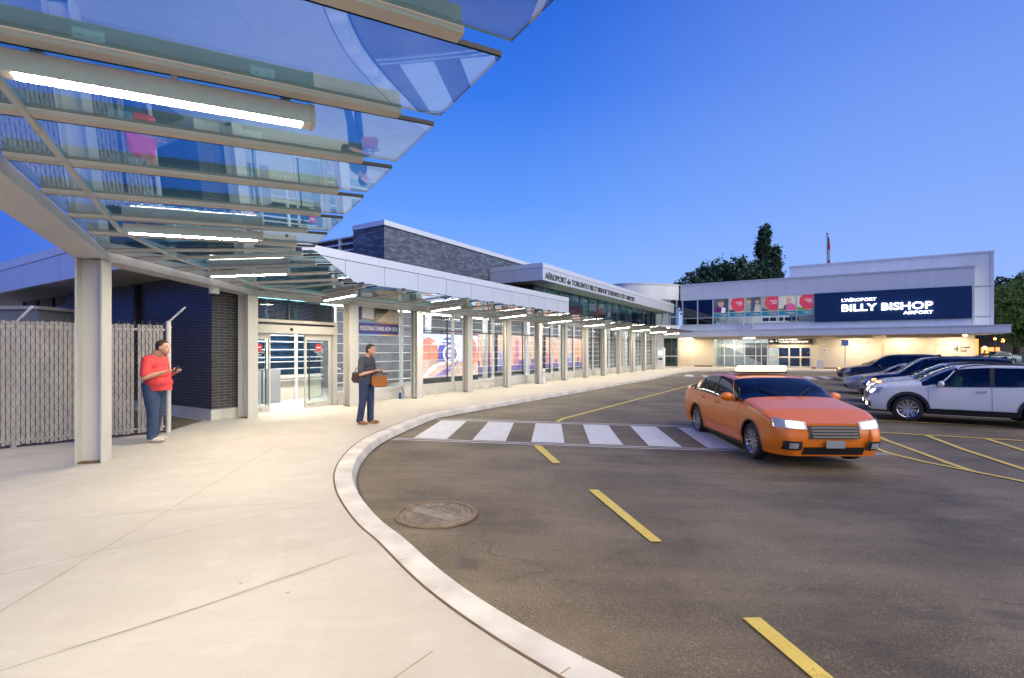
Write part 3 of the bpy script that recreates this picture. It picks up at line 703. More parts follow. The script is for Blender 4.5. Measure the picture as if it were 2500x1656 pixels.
for q, (a0, a1, lab) in enumerate(((19.9, 24.4, 'first of the glowing sunset coloured wall adverts deep inside the glazed hall'), (25.0, 30.5, 'middle one of the glowing sunset coloured wall adverts in the glazed hall'), (31.2, 37.5, 'far one of the glowing sunset coloured wall adverts in the glazed hall'))):
    t = thing('advert_wall', lab, 'advert', G((a0+a1)/2, 16.5, 0), -TH, 'wall adverts inside the hall')
    m = MB(); m.gbox(a0-.05, a1+.05, 16.5, 16.6, .15, 2.6); m.build('cabinet', M['dkgrey'], t)
    m = MB(); x = a0; random.seed(40+q)
    flat(m, [(a0, .3), (a1, .3), (a1, 2.5), (a0, 2.5)], 16.49, 3)
    flat(m, [(a0, .3), (a1, .3), (a1, 1.0), (a0, .85)], 16.486, 2)
    while x < a1-.5:
        w_ = random.uniform(.4, 1.0); h = random.uniform(1.3, 2.3); flat(m, [(x, .6), (x+w_, .6), (x+w_*.95, h), (x+w_*.1, h)], 16.48-random.random()*.004, random.choice((0, 1, 2, 4, 0))); x += w_+random.uniform(.1, .6)
    m.build('poster', am, t)

# banner film on the bay beside the doors
bn = thing('window_banner', 'purple window banner reading PEDESTRIAN TUNNEL NOW OPEN over the bay beside the doors', 'banner', G(11.2, 11.93, 2.1), -TH)
bm_ = [mk('banner purple', (.075, .045, .26), .35), mk('banner orange', (.85, .42, .05), .4), mk('banner cyan', (.10, .42, .75), .4), mk('banner white', (.85, .85, .88), .4), mk('banner photo', (.42, .36, .30), .4, var=.6, scale=2.2), mk('banner photo light', (.72, .62, .50), .4, var=.3, scale=2), mk('banner photo green', (.05, .07, .04), .4, var=.6, scale=3)]
m = MB(); P0 = 11.955
flat(m, [(10.30, 2.10), (12.08, 2.10), (12.08, 2.44), (10.30, 2.44)], P0, 0)
flat(m, [(10.30, 2.44), (11.2, 2.44), (11.2, 2.475), (10.30, 2.50)], P0, 2); flat(m, [(11.2, 2.44), (12.08, 2.44), (12.08, 2.475), (11.2, 2.475)], P0, 1)
flat(m, [(11.3, 2.07), (12.08, 2.07), (12.08, 2.10), (11.3, 2.10)], P0, 1); flat(m, [(10.5, 2.06), (11.3, 2.075), (11.3, 2.10), (10.5, 2.10)], P0, 2)
flat(m, [(10.36, 2.50), (12.08, 2.475), (12.08, 2.98), (10.36, 2.98)], P0, 4)
flat(m, [(10.55, 2.58), (11.0, 2.56), (11.0, 2.93), (10.55, 2.93)], P0-.004, 3); flat(m, [(11.1, 2.50), (12.08, 2.48), (12.08, 2.8), (11.7, 2.9), (11.3, 2.62)], P0-.004, 5)
flat(m, [(11.05, 2.72), (11.6, 2.80), (11.6, 2.97), (11.05, 2.97)], P0-.006, 6); flat(m, [(10.38, 2.52), (10.5, 2.52), (10.5, 2.97), (10.38, 2.97)], P0-.004, 0)
m.build('film', bm_, bn)
m = MB(); g = text_geo('PEDESTRIAN TUNNEL NOW OPEN', .18, .002, .0045, 1.0, 'CENTER'); wd = max(v[0] for v in g[0])-min(v[0] for v in g[0])
m.geo(g, G(11.24, P0-.008, 2.205), U3*(1.58/wd), UP*1.05, V3); m.build('lettering', bm_[3], bn)

# ------------------------------------------------------------------ entrance
gb('door_head', M['steel'], 6.95, 9.50, 11.80, 12.1, 2.02, 2.24, bevel=.008)
gb('transom_bar', M['steel'], 6.7, 9.50, 11.86, 12.08, 2.30, 2.38, bevel=.006)
gb('transom_gap', M['dkgrey'], 6.7, 9.50, 11.95, 12.05, 2.24, 2.30)
gb('door_post', M['steel'], 9.37, 9.50, 11.82, 12.06, 0, 2.02, bevel=.006)
gb('door_post', M['steel'], 6.64, 7.0, 11.82, 12.06, 0, 2.30, bevel=.006)
gb('canopy_bulkhead', M['soffit'], 6.62, 9.5, 11.7, 11.95, 3.02, 3.34)
gb('hall_bulkhead', M['soffit'], 9.5, 44.2, 11.86, 11.98, 3.10, 3.34)
m = MB()
for i in range(13): m.gbox(6.68, 9.46, 11.93, 11.97, 2.40+.037*i, 2.412+.037*i)
m.gbox(8.0, 8.05, 11.90, 11.95, 2.38, 3.0); m.build('transom_louvre', M['dkgrey'], ter)
m = MB(); m.gbox(6.68, 9.46, 11.985, 11.995, 2.38, 3.0); m.build('transom_glass', M['darkpane'], ter)
M['red'] = mk('no entry red', (.72, .02, .02), .4, var=.05)
def leaf(a0, a1, p_, lab, sticker):
    t = MB(); t.gbox(a0, a1, p_, p_+.05, 1.86, 2.015); t.gbox(a0, a1, p_, p_+.05, .03, .16); t.gbox(a0, a0+.05, p_, p_+.05, .16, 1.86); t.gbox(a1-.05, a1, p_, p_+.05, .16, 1.86)
    d = t.build('door', M['steel'], ter, bevel=.004, label=lab)
    m = MB(); m.gbox(a0+.05, a1-.05, p_+.02, p_+.028, .16, 1.86); m.build('door_glass', M['pane'], d)
    m = MB(); as_ = a0+(a1-a0)*(.74 if a0 < 8 else .14); m.gbox(as_-.012, as_+.012, p_-.02, p_, .2, 1.8); m.build('door_seal', M['black'], d)
    ac = sticker; m = MB(); m.cyl(G(ac, p_+.012, 1.70-.04), G(ac, p_+.004, 1.70-.04), .10, n=28, mi=0); m.gbox(ac-.065, ac+.065, p_-.002, p_+.002, 1.645, 1.675, 1)
    for i, (t_, s_) in enumerate((('Passengers Only', .055), ('Passagers', .045), ('seulement', .045))):
        g = text_geo(t_, s_, .001, .0008, .75, 'CENTER'); m.geo(g, G(ac+.02, p_+.01, 1.52-.06*i), U3, UP, V3, 1)
    m.build('sticker', [M['red'], M['white']], d)
    m = MB()
    for i in range(5): m.gbox(a0+.06+.05*i, a0+.09+.05*i, p_-.004, p_+.001, .085, .105)
    m.build('door_plate', M['black'], d)
leaf(7.0, 7.52, 11.93, 'left sliding door leaf with a red no entry sticker', 7.20)
leaf(8.50, 9.36, 11.90, 'right sliding door leaf with a red no entry sticker', 8.93)
m = MB(); m.ell(G(8.02, 11.79, 2.13), (.05, .04, .04), 12, 8); m.build('door_sensor', M['dark'], ter, smooth=True)
# inner lobby partition with pale bars, dark view and grey lockers
m = MB()
for z_ in (.62, .75, 1.0, 1.22, 1.36, 1.6, 1.85, 2.05, 2.3): m.gbox(6.66, 10.9, 14.3, 14.36, z_-.014, z_+.014)
for a_ in (7.0, 7.9, 8.9, 9.9): m.gbox(a_-.03, a_+.03, 14.28, 14.38, 0, 3.3)
m.build('lobby_partition', M['white'], ter)
gb('lobby_night_glass', mk('dark blue glazing', (.012, .04, .09), .12, var=.7, scale=2.5), 6.66, 10.9, 14.42, 14.46, .8, 3.3)
gb('lobby_base', M['cream'], 6.66, 10.9, 14.40, 14.5, 0, .8)
gb('locker', M['grey'], 7.75, 8.35, 13.7, 14.1, 0, 1.0); gb('locker', M['grey'], 8.40, 8.95, 13.7, 14.1, 0, 1.02)
gb('lobby_light', M['lamp_lobby'], 7.3, 9.4, 12.9, 13.2, 3.05, 3.09)

# small things along the front
cam_s = thing('dome_camera', 'white dome security camera fixed under the canopy beam before the dark brick wall', 'camera', (-6.16, 10.2, 2.88))
m = MB(); m.cyl((-6.14, 10.2, 2.88), (-6.14, 10.2, 2.76), .095, n=20); m.cyl((-6.14, 10.2, 2.76), (-6.14, 10.2, 2.75), .095, .07, n=20); m.build('housing', M['white'], cam_s, smooth=True)
m = MB(); m.ell((-6.14, 10.2, 2.745), (.055, .055, .055), 14, 10); m.build('dome', M['black'], cam_s, smooth=True)
sp_ = thing('standpipe', 'short white painted standpipe on the pavement before a canopy column', 'hydrant', G(20.4, 10.9, 0))
m = MB(); c = G(20.4, 10.9, 0); m.cyl(c, c+UP*.30, .09, .07); m.cyl(c+UP*.30, c+UP*.62, .065, .055); m.ell(c+UP*.64, (.085, .085, .05)); m.cyl(c+UP*.62, c+UP*.60, .10, .10); m.build('pipe', M['white'], sp_, smooth=True)
m = MB(); m.cyl(c+UP*.45-V3*.12, c+UP*.45+V3*.12, .045); m.cyl(c+UP*.70, c+UP*.74, .03); m.build('cap', M['white'], sp_, smooth=True)
bt = thing('floor_bottle', 'dark blue bottle standing at the foot of a column near the purple banner', 'bottle', G(11.75, 11.45, 0))
m = MB(); c = G(11.75, 11.55, 0); m.cyl(c, c+UP*.17, .045, n=16); m.cyl(c+UP*.17, c+UP*.22, .045, .018, n=16); m.build('bottle', mk('blue plastic', (.02, .04, .25), .3), bt, smooth=True)
m = MB(); m.cyl(c+UP*.22, c+UP*.25, .02, n=12); m.build('bottle_cap', M['white'], bt, smooth=True)
kio = thing('ticket_machine', 'grey ticket machine with a bright screen standing at the far end of the glazed front', 'ticket machine', G(41.3, 11.0, 0), -TH)
m = MB(); m.gbox(41.0, 41.6, 10.8, 11.3, 0, 1.75); m.build('cabinet', M['white'], kio, bevel=.02)
m = MB(); m.gbox(40.985, 40.998, 10.9, 11.2, 1.15, 1.5); m.build('screen', emit('machine screen', (.5, .8, .7), 1.2), kio)
m = MB(); m.gbox(40.985, 40.998, 10.88, 11.22, .75, .95); m.build('keypad', M['dkgrey'], kio)
gdr = thing('glass_side_door', 'narrow glazed lobby door beyond the ticket machine at the corner', 'door', G(44.3, 11.2, 0), -TH)
m = MB(); m.gbox(44.2, 44.3, 10.3, 10.42, 0, 2.75); m.gbox(44.2, 44.3, 11.6, 11.72, 0, 2.75); m.gbox(44.2, 44.3, 10.42, 11.6, 2.6, 2.75); m.gbox(44.2, 44.3, 10.42, 11.6, 0, .15); m.gbox(44.2, 44.3, 10.42, 11.6, 1.0, 1.06); m.build('frame', M['steel'], gdr)
m = MB(); m.gbox(44.24, 44.26, 10.42, 11.6, .15, 2.6); m.build('pane', M['darkpane'], gdr)

# ------------------------------------------------------------------ slatted chain link fence
fh = Vector((-6.68, 9.52, 0)); fd = Vector((.696, .718, 0)).normalized(); fn = Vector((fd.y, -fd.x, 0))
fen = thing('slatted_fence', 'chain link fence with beige privacy slats behind the large steel column', 'fence', (-8.3, 7.9, 0))
M['slat'] = mk('beige plastic slat', (.40, .37, .335), .55, var=.15, scale=4)
m = MB(); L = 7.6; i = 0; x = .05
random.seed(3)
while x < L:
    c = fh-fd*x; m.box(c+UP*(1.06)+fn*random.uniform(-.006, .006), (.047, .010, 2.02+random.uniform(-.02, .02)), fd, fn, UP); x += .0575
    if abs(x-.45) < .028: x += .05
m.build('slat_panel', M['slat'], fen)
M['wire'] = mk('dark galvanised wire', (.10, .095, .11), .45, .4)
m = MB(); hgt = 2.12; stp = .0575*2
def wirep(x, z): return fh-fd*x+fn*.014+UP*z
k = -int(hgt/stp)-1
while k*stp < L:
    for sgn in (1, -1):
        x0 = k*stp; 
        if sgn > 0: a = (x0, .03); b = (x0+hgt*.5, hgt)
        else: a = (x0+hgt*.5, .03); b = (x0, hgt)
        (xa, za), (xb, zb) = a, b
        def clipx(xa, za, xb, zb):
            if xa < 0: t = (0-xa)/(xb-xa); xa, za = 0, za+(zb-za)*t
            if xb < 0: t = (0-xb)/(xa-xb); xb, zb = 0, zb+(za-zb)*t
            return xa, za, xb, zb
        if max(xa, xb) <= 0: continue
        xa, za, xb, zb = clipx(xa, za, xb, zb)
        if sgn > 0: m.bar(wirep(xa, za), wirep(xb, zb), .005, .005)
        else: m.bar(wirep(xa, za)+fn*.004, wirep(xb, zb)+fn*.004, .005, .005)
    k += 1
x = 0
while x < L: m.bar(wirep(x, hgt-.01), wirep(x, hgt+.035), .005, .005); x += stp
m.build('wire_mesh', M['wire'], fen)
m = MB(); m.cyl(fh-fd*0+UP*1.98-fn*.02, fh-fd*L+UP*1.98-fn*.02, .02, n=8); m.cyl(fh+UP*.12-fn*.02, fh-fd*L+UP*.12-fn*.02, .015, n=8); m.build('rail', M['steel'], fen, smooth=True)
for x, arm in ((-.06, 1), (2.05, 1), (4.6, 1)):
    c = fh-fd*x-fn*(.0 if x < 0 else .07); zt = 2.13 if x < 0 else 2.0
    m = MB(); m.cyl(c, c+UP*zt, .042, n=16); m.cyl(c+UP*zt, c+UP*(zt+.03), .048, .02, n=16); m.cyl(c+UP*(zt-.12), c+UP*(zt-.08), .05, n=16); pst = m.build('post', M['steel'], fen, smooth=True)
    d = Vector((.74, .0, .67)).normalized() if x < 0 else Vector((.6, 0, .6)).normalized()
    m = MB(); m.bar(c+UP*zt, c+UP*zt+d*.44, .035, .018)
    for q in (.12, .24, .36): m.cyl(c+UP*zt+d*q+UP*.0, c+UP*zt+d*q+UP*.03, .008, n=6)
    m.build('barb_arm', M['white'], pst)
ya = MB(); ya.poly([fh-fn*.05+UP*.004, fh-fd*14-fn*.05+UP*.004, fh-fd*14-fn*16+UP*.004, G(5.8, 24, .004), G(5.8, 11.75, .004)]); ya.build('yard', M['asph'], kind='structure')
enc = thing('plant_enclosure', 'low grey metal plant enclosure behind the slatted fence at the left edge', 'enclosure', (-13.6, 12.4, 0))
m = MB(); m.box((-13.65, 12.4, 1.28), (4.7, 1.2, 2.56)); m.build('panel', panel_mat('grey enclosure', (.16, .17, .20), 1.2, .01), enc)
m = MB(); m.box((-13.65, 12.4, 2.60), (4.8, 1.3, .08)); m.build('cap', M['grey'], enc)
# glazed corner at the far left of the terminal
m = MB(); m.gbox(5.98, 6.0, 20.45, 24.7, .2, 3.33); m.build('corner_glazing', M['darkpane'], ter)
m = MB()
for p_ in (20.45, 21.7, 23.2, 24.65): m.gbox(5.94, 6.02, p_-.03, p_+.03, 0, 3.34)
for z_ in (.2, 1.3, 2.35): m.gbox(5.95, 6.01, 20.45, 24.7, z_-.03, z_+.03)
m.build('corner_mullion', M['dkgrey'], ter)
gb('corner_room', mk('blue curtain', (.02, .10, .20), .6, var=.5, scale=1.5), 8.0, 8.1, 18, 25, 0, 3.3)
gb('corner_end', M['darkpane'], 6.0, 9.5, 24.68, 24.7, 0, 3.3)
gb('roof_overhang_rear', M['dkgrey'], 8.2, 20, 17.8, 30, 0.0, 3.3)
# ------------------------------------------------------------------ second building (right): facade runs across the view
hb = thing('airport_building', 'pale ribbed two storey building with a navy lit sign and poster windows', 'building', G(48, 0, 0), -TH)
def hbx(name, mat, a0, a1, p0, p1, z0, z1, bevel=0, label=None, parent=None):
    m = MB(); m.gbox(a0, a1, p0, p1, z0, z1); return m.build(name, mat, parent or hb, bevel=bevel, label=label)
hbx('upper_wall', M['clad'], 46.5, 60, -9.3, 10.72, 6.10, 7.40)
hbx('coping', M['cladL'], 46.44, 60.1, -9.36, 10.74, 7.40, 7.52)
hbx('sill_wall', M['clad'], 46.52, 46.9, -9.14, 10.72, 3.30, 3.80)
hbx('sign_jamb', M['clad'], 46.51, 60, -9.29, -9.16, 3.30, 6.10)
hbx('rear_block', M['clad'], 48.0, 64, -10.6, 2.07, 3.3, 8.52)
hbx('coping', M['cladL'], 47.95, 64.1, -10.65, 2.12, 8.52, 8.66)
hbx('trim_strip', M['cladL'], 47.96, 48.0, -10.62, -10.45, 3.3, 8.52); hbx('trim_line', M['grey'], 47.97, 48.0, -10.45, -9.3, 6.12, 6.17); hbx('trim_line', M['grey'], 47.97, 48.0, -10.45, -9.3, 3.95, 4.0)
# curved wing on the left
cw = [(15.22, 45.12), (14.2, 44.5), (13.1, 44.15), (12.0, 43.85), (11.0, 43.78), (10.0, 43.95), (9.2, 44.6), (8.7, 45.6), (8.6, 47.5)]
cwp = [Vector(q) for q in catmull(cw, 3)]
def curved(name, mat, z0, z1, off=0, smooth=False):
    m = MB(); q = offs(cwp, -off) if off else cwp
    for p in q: m.v += [Vector((p.x, p.y, z0)), Vector((p.x, p.y, z1)), Vector((p.x+.0, p.y+.35, z1)), Vector((p.x, p.y+.35, z0))]
    for i in range(len(q)-1):
        for k in range(4): m.f.append((i*4+k, i*4+(k+1) % 4, (i+1)*4+(k+1) % 4, (i+1)*4+k)); m.m.append(0)
    return m.build(name, mat, hb)
curved('curved_parapet', M['clad'], 6.10, 7.40); curved('coping', M['cladL'], 7.40, 7.52, .05); curved('curved_glazing', M['darkpane'], 3.80, 6.10, -.05); curved('curved_sill', M['clad'], 3.30, 3.80)
m = MB()
for i in (1, 3, 5, 8, 11, 14, 17): p = cwp[i]; m.box((p.x, p.y+.02, 4.95), (.09, .09, 2.3), V3, U3)
m.box((14.6, 44.75, 4.55), (1.4, .06, .06), (.93, .37, 0), (-.37, .93, 0)); m.build('mullion', M['cladL'], hb)
m = MB(); m.poly([(p.x, p.y+.3, 7.3) for p in cwp]+[(20, 50, 7.3)]); m.build('curved_roof', M['grey'], hb)
# ground floor
hbx('ground_wall', M['cream'], 49.0, 60, 8.3, 13.5, 0, 3.0); hbx('ground_wall', M['cream'], 49.0, 60, -9.81, .50, 0, 3.0, label='cream lit wall beside the far doors')
hbx('wall_base', M['joint'], 48.97, 49.0, -9.8, .5, 0, .12); hbx('wall_base', M['joint'], 48.97, 49, 10.15, 11.0, 0, .12); hbx('wall_base', M['joint'], 48.97, 49, 8.4, 10.0, 0, .12)
hbx('canopy_slab', M['clad'], 46.0, 52, -11.04, 13.2, 2.74, 3.30, label='ribbed slab canopy over the far pavement'); 
hbx('slab_cap', M['cladL'], 45.96, 46.0, -11.08, 13.2, 3.22, 3.31)
m = MB(); m.poly([G(45.98, 12.9, 2.74), Vector((9.0, 43.6, 2.74)), Vector((8.5, 48, 2.74)), G(51, 12.9, 2.74)]); m.poly([G(45.98, 12.9, 3.30), G(51, 12.9, 3.30), Vector((8.5, 48, 3.30)), Vector((9.0, 43.6, 3.30))]); m.poly([G(45.98, 12.9, 2.74), G(45.98, 12.9, 3.3), Vector((9.0, 43.6, 3.3)), Vector((9.0, 43.6, 2.74))]); m.build('canopy_wing', M['clad'], hb)
hbx('soffit_panel', M['creamp'], 46.1, 49.0, -11.0, 13.1, 2.715, 2.738)
for p0, p1 in ((9.5, 5.6), (4.6, -.2), (-1.0, -3.6), (-4.4, -8.8)):
    hbx('soffit_beam', M['creamp'], 47.1, 47.4, p1, p0, 2.50, 2.712)
# doors in the cream wall
hbx('recess_back', M['ceil'], 51.5, 51.6, .5, 8.3, 0, 3.0); hbx('recess_floor', M['floor_in'], 49.0, 51.5, .5, 8.3, -.02, .012); hbx('recess_panel', mk('blue grey glazing', (.02, .04, .10), .2, var=.6, scale=2), 51.3, 51.45, .6, 3.2, 0, 2.0); hbx('recess_panel', M['dkgrey'], 51.3, 51.45, 4.0, 6.0, 0, 2.2)
m = MB(); m.prism([G(51.2, 8.0, 2.0), G(51.2, 7.6, 2.0), G(51.2, 4.4, .3), G(51.2, 4.4, .1), G(51.2, 8.0, .1)], U3*.1); m.build('stair_panel', M['grey'], hb)
hbx('recess_light', M['lamp_in2'], 49.8, 50.2, 1.0, 8.0, 2.6, 2.64)
def glazed(name, ps, z0, z1, zr_, parent, frame, a=49.0, w_=.06, lab=None):
    m = MB()
    for p_ in ps: m.gbox(a-.04, a+.06, p_-w_/2, p_+w_/2, z0, z1)
    for z_ in zr_: m.gbox(a-.035, a+.055, min(ps), max(ps), z_-w_/2, z_+w_/2)
    f = m.build(name, frame, parent, label=lab); m = MB(); m.gbox(a+.0, a+.01, min(ps), max(ps), z0, z1); m.build('pane', M['pane'], f); return f
glazed('glass_screen', [8.26, 7.35, 6.5, 5.65, 4.75, 4.3, 3.83], 0, 2.6, [.04, 1.05, 1.85, 2.0, 2.57], hb, M['cladL'])
hbx('door_surround', M['creamp'], 48.95, 49.05, .5, 3.75, 1.86, 2.12)
glazed('entrance_doors', [3.70, 3.0, 2.15, 1.3, .55], 0, 1.86, [.12, .95, 1.82], hb, M['steel'], w_=.12)
es = thing('entrance_sign', 'black overhead sign with ferry and plane symbols above the far doors', 'sign', G(48.8, 2.1, 2.3), -TH)
m = MB(); m.gbox(48.78, 48.90, .42, 3.74, 2.12, 2.66); m.build('board', M['black'], es)
m = MB(); o = 48.77
for i, t_ in enumerate(('Ferry to Airport', "Traversier vers l'aéroport")):
    g = text_geo(t_, .20, .004, .004, 1.05, 'LEFT'); m.geo(g, G(o, 2.95, 2.43-.21*i), V3, UP, -U3)
m.prism([G(o, 3.62, 2.26), G(o, 3.34, 2.26), G(o, 3.30, 2.34), G(o, 3.66, 2.34)], -U3*.005); m.prism([G(o, 3.56, 2.35), G(o, 3.42, 2.35), G(o, 3.49, 2.47)], -U3*.005)
m.prism([G(o, 3.20, 2.34), G(o, 3.02, 2.34), G(o, 3.02, 2.37), G(o, 3.20, 2.37)], -U3*.005); m.prism([G(o, 3.125, 2.26), G(o, 3.095, 2.26), G(o, 3.095, 2.46), G(o, 3.125, 2.46)], -U3*.006)
m.build('lettering', emit('sign letters', (1, .95, .85), .9), es)
hbx('service_door', M['cream'], 48.96, 49.0, 10.1, 11.05, 0, 1.78); hbx('door_line', M['joint'], 48.975, 48.995, 10.06, 11.09, 1.78, 1.81)
hbx('service_door', M['cream'], 48.96, 49.0, -8.45, -7.6, 0, 1.95); hbx('door_line', M['joint'], 48.975, 48.995, -8.49, -7.56, 1.95, 1.98)
wb = thing('wall_map_board', 'large pale notice board fixed to the cream wall above the parked cars', 'board', G(48.93, -5.6, 1.2), -TH)
m = MB(); m.gbox(48.92, 48.99, -7.05, -4.35, 1.0, 2.05); m.build('board', M['creamp'], wb, bevel=.01)
m = MB()
for i in range(9):
    zz = 1.85-.09*i; m.gbox(48.912, 48.92, -6.9+random.random()*.2, -5.9+random.random()*.3, zz, zz+.015); m.gbox(48.912, 48.92, -5.5, -4.7-random.random()*.3, zz, zz+.015)
m.build('print', M['grey'], wb)
ub = thing('wall_intercom', 'small white intercom box on the cream wall right of the far doors', 'box', G(48.9, -.45, 1.5), -TH)
m = MB(); m.gbox(48.90, 49.0, -.65, -.25, 1.35, 1.75); m.build('case', M['white'], ub, bevel=.01); m = MB(); m.gbox(48.893, 48.90, -.55, -.35, 1.52, 1.60); m.build('speaker', M['rust'], ub)
fl = thing('wall_floodlight', 'small dark floodlight on the cream wall under the slab canopy', 'light', G(48.9, -3.1, 2.1), -TH)
m = MB(); m.gbox(48.82, 48.98, -3.3, -3.0, 2.1, 2.28); m.build('housing', M['dkgrey'], fl, bevel=.01); m = MB(); m.gbox(48.81, 48.82, -3.27, -3.03, 2.12, 2.26); m.build('lens', M['white'], fl)
wt = thing('address_sign', 'dark metal address letters reading 4 Eireann Quay on the cream wall', 'sign', G(48.98, -9.2, 1.6), -TH)
m = MB(); g = text_geo('4', .62, .01, .006, 1.0, 'LEFT'); m.geo(g, G(48.98, -8.62, 1.45), V3, UP, -U3)
for i, t_ in enumerate(('Eireann', 'Quay')):
    g = text_geo(t_, .25, .01, .0, 1.15, 'LEFT'); m.geo(g, G(48.98, -8.98, 1.72-.25*i), V3*.62, UP, -U3)
m.build('lettering', M['dkgrey'], wt)
tb = thing('litter_bin', 'grey litter bin standing against the cream wall right of the far doors', 'bin', G(48.2, .0, 0), -TH)
m = MB(); m.gbox(48.1, 48.5, -.35, .15, 0, .55); m.gbox(48.1, 48.5, -.35, .15, .72, .78); m.gbox(48.1, 48.14, -.35, .15, .55, .72); m.build('body', M['white'], tb, bevel=.02); m = MB(); m.gbox(48.14, 48.48, -.33, .13, .55, .72); m.build('opening', M['dkgrey'], tb)
ps = thing('parking_sign', 'small blue sign on a thin post standing before the cream wall', 'sign', G(46.2, -1.75, 0), -TH)
m = MB(); m.cyl(G(46.2, -1.75, 0), G(46.2, -1.75, 2.05), .03, n=8); m.build('post', M['grey'], ps, smooth=True); m = MB(); m.gbox(46.15, 46.17, -1.98, -1.52, 1.9, 2.35); m.build('plate', mk('sign blue', (.22, .36, .62), .4), ps, bevel=.01)
# soffit lamps
for q, (p_, lab) in enumerate(((10.5, 'warm soffit lamp left of the far glass screen'), (6.6, 'warm soffit lamp over the far glass screen'), (1.9, 'warm soffit lamp over the black entrance sign'), (-2.6, 'warm soffit lamp over the thin post sign'), (-5.6, 'warm soffit lamp over the pale notice board'), (-8.6, 'warm soffit lamp near the address letters'))):
    t = thing('soffit_lamp', lab, 'light', G(47.9, p_, 2.66), -TH, 'lamps under the slab canopy')
    m = MB(); m.gbox(47.75, 48.05, p_-.6, p_+.6, 2.64, 2.712); m.build('housing', M['white'], t, bevel=.008); m = MB(); m.gbox(47.78, 48.02, p_-.55, p_+.55, 2.622, 2.639); m.build('diffuser', M['lamp_sof'], t)
# windows with poster film
pw = [10.53, 9.22, 7.92, 6.63, 5.37, 4.11, 2.83, 1.53, .31]
pc = {n_: mk('poster '+n_, c, .45, var=v_) for n_, c, v_ in (('stone', (.50, .47, .38), .25), ('red', (.62, .06, .10), .15), ('plum', (.12, .03, .13), .3), ('skin', (.55, .33, .24), .15), ('hair', (.20, .13, .08), .3), ('teal', (.015, .17, .26), .1), ('cream', (.62, .58, .44), .15), ('green', (.12, .24, .05), .4), ('slate', (.06, .10, .13), .4), ('pink', (.62, .12, .25), .15), ('white', (.78, .78, .76), .05), ('sage', (.28, .34, .26), .25))}
for q_ in pc.values():
    b_ = q_.node_tree.nodes['Principled BSDF']; l_ = b_.inputs['Base Color'].links[0].from_socket; q_.node_tree.links.new(l_, b_.inputs['Emission Color']); b_.inputs['Emission Strength'].default_value = .35  # emission stands in for room light shining through the film
pm = list(pc.values()); pid = {n_: i for i, n_ in enumerate(pc)}
def ppoly(m, pts, a, n_): m.poly([G(a, p_, z_) for p_, z_ in pts], pid[n_])
def pd(cp, cz, rp, rz_, clip=None):
    q = [(cp-rp*math.cos(R(15*i)), cz+rz_*math.sin(R(15*i))) for i in range(24)]
    if clip: q = [(max(clip[0], min(clip[1], x)), max(clip[2], min(clip[3], z))) for x, z in q]
    return q
labs = ['dark plain window beside the curved wing', 'second dark plain window', 'poster window with a bearded figure in a plum top', 'poster window with a red disc, left one', 'poster window with two seated figures', 'poster window with a red disc, middle one', 'poster window with a short haired figure in pink', 'poster window with a red disc, next to the navy sign']
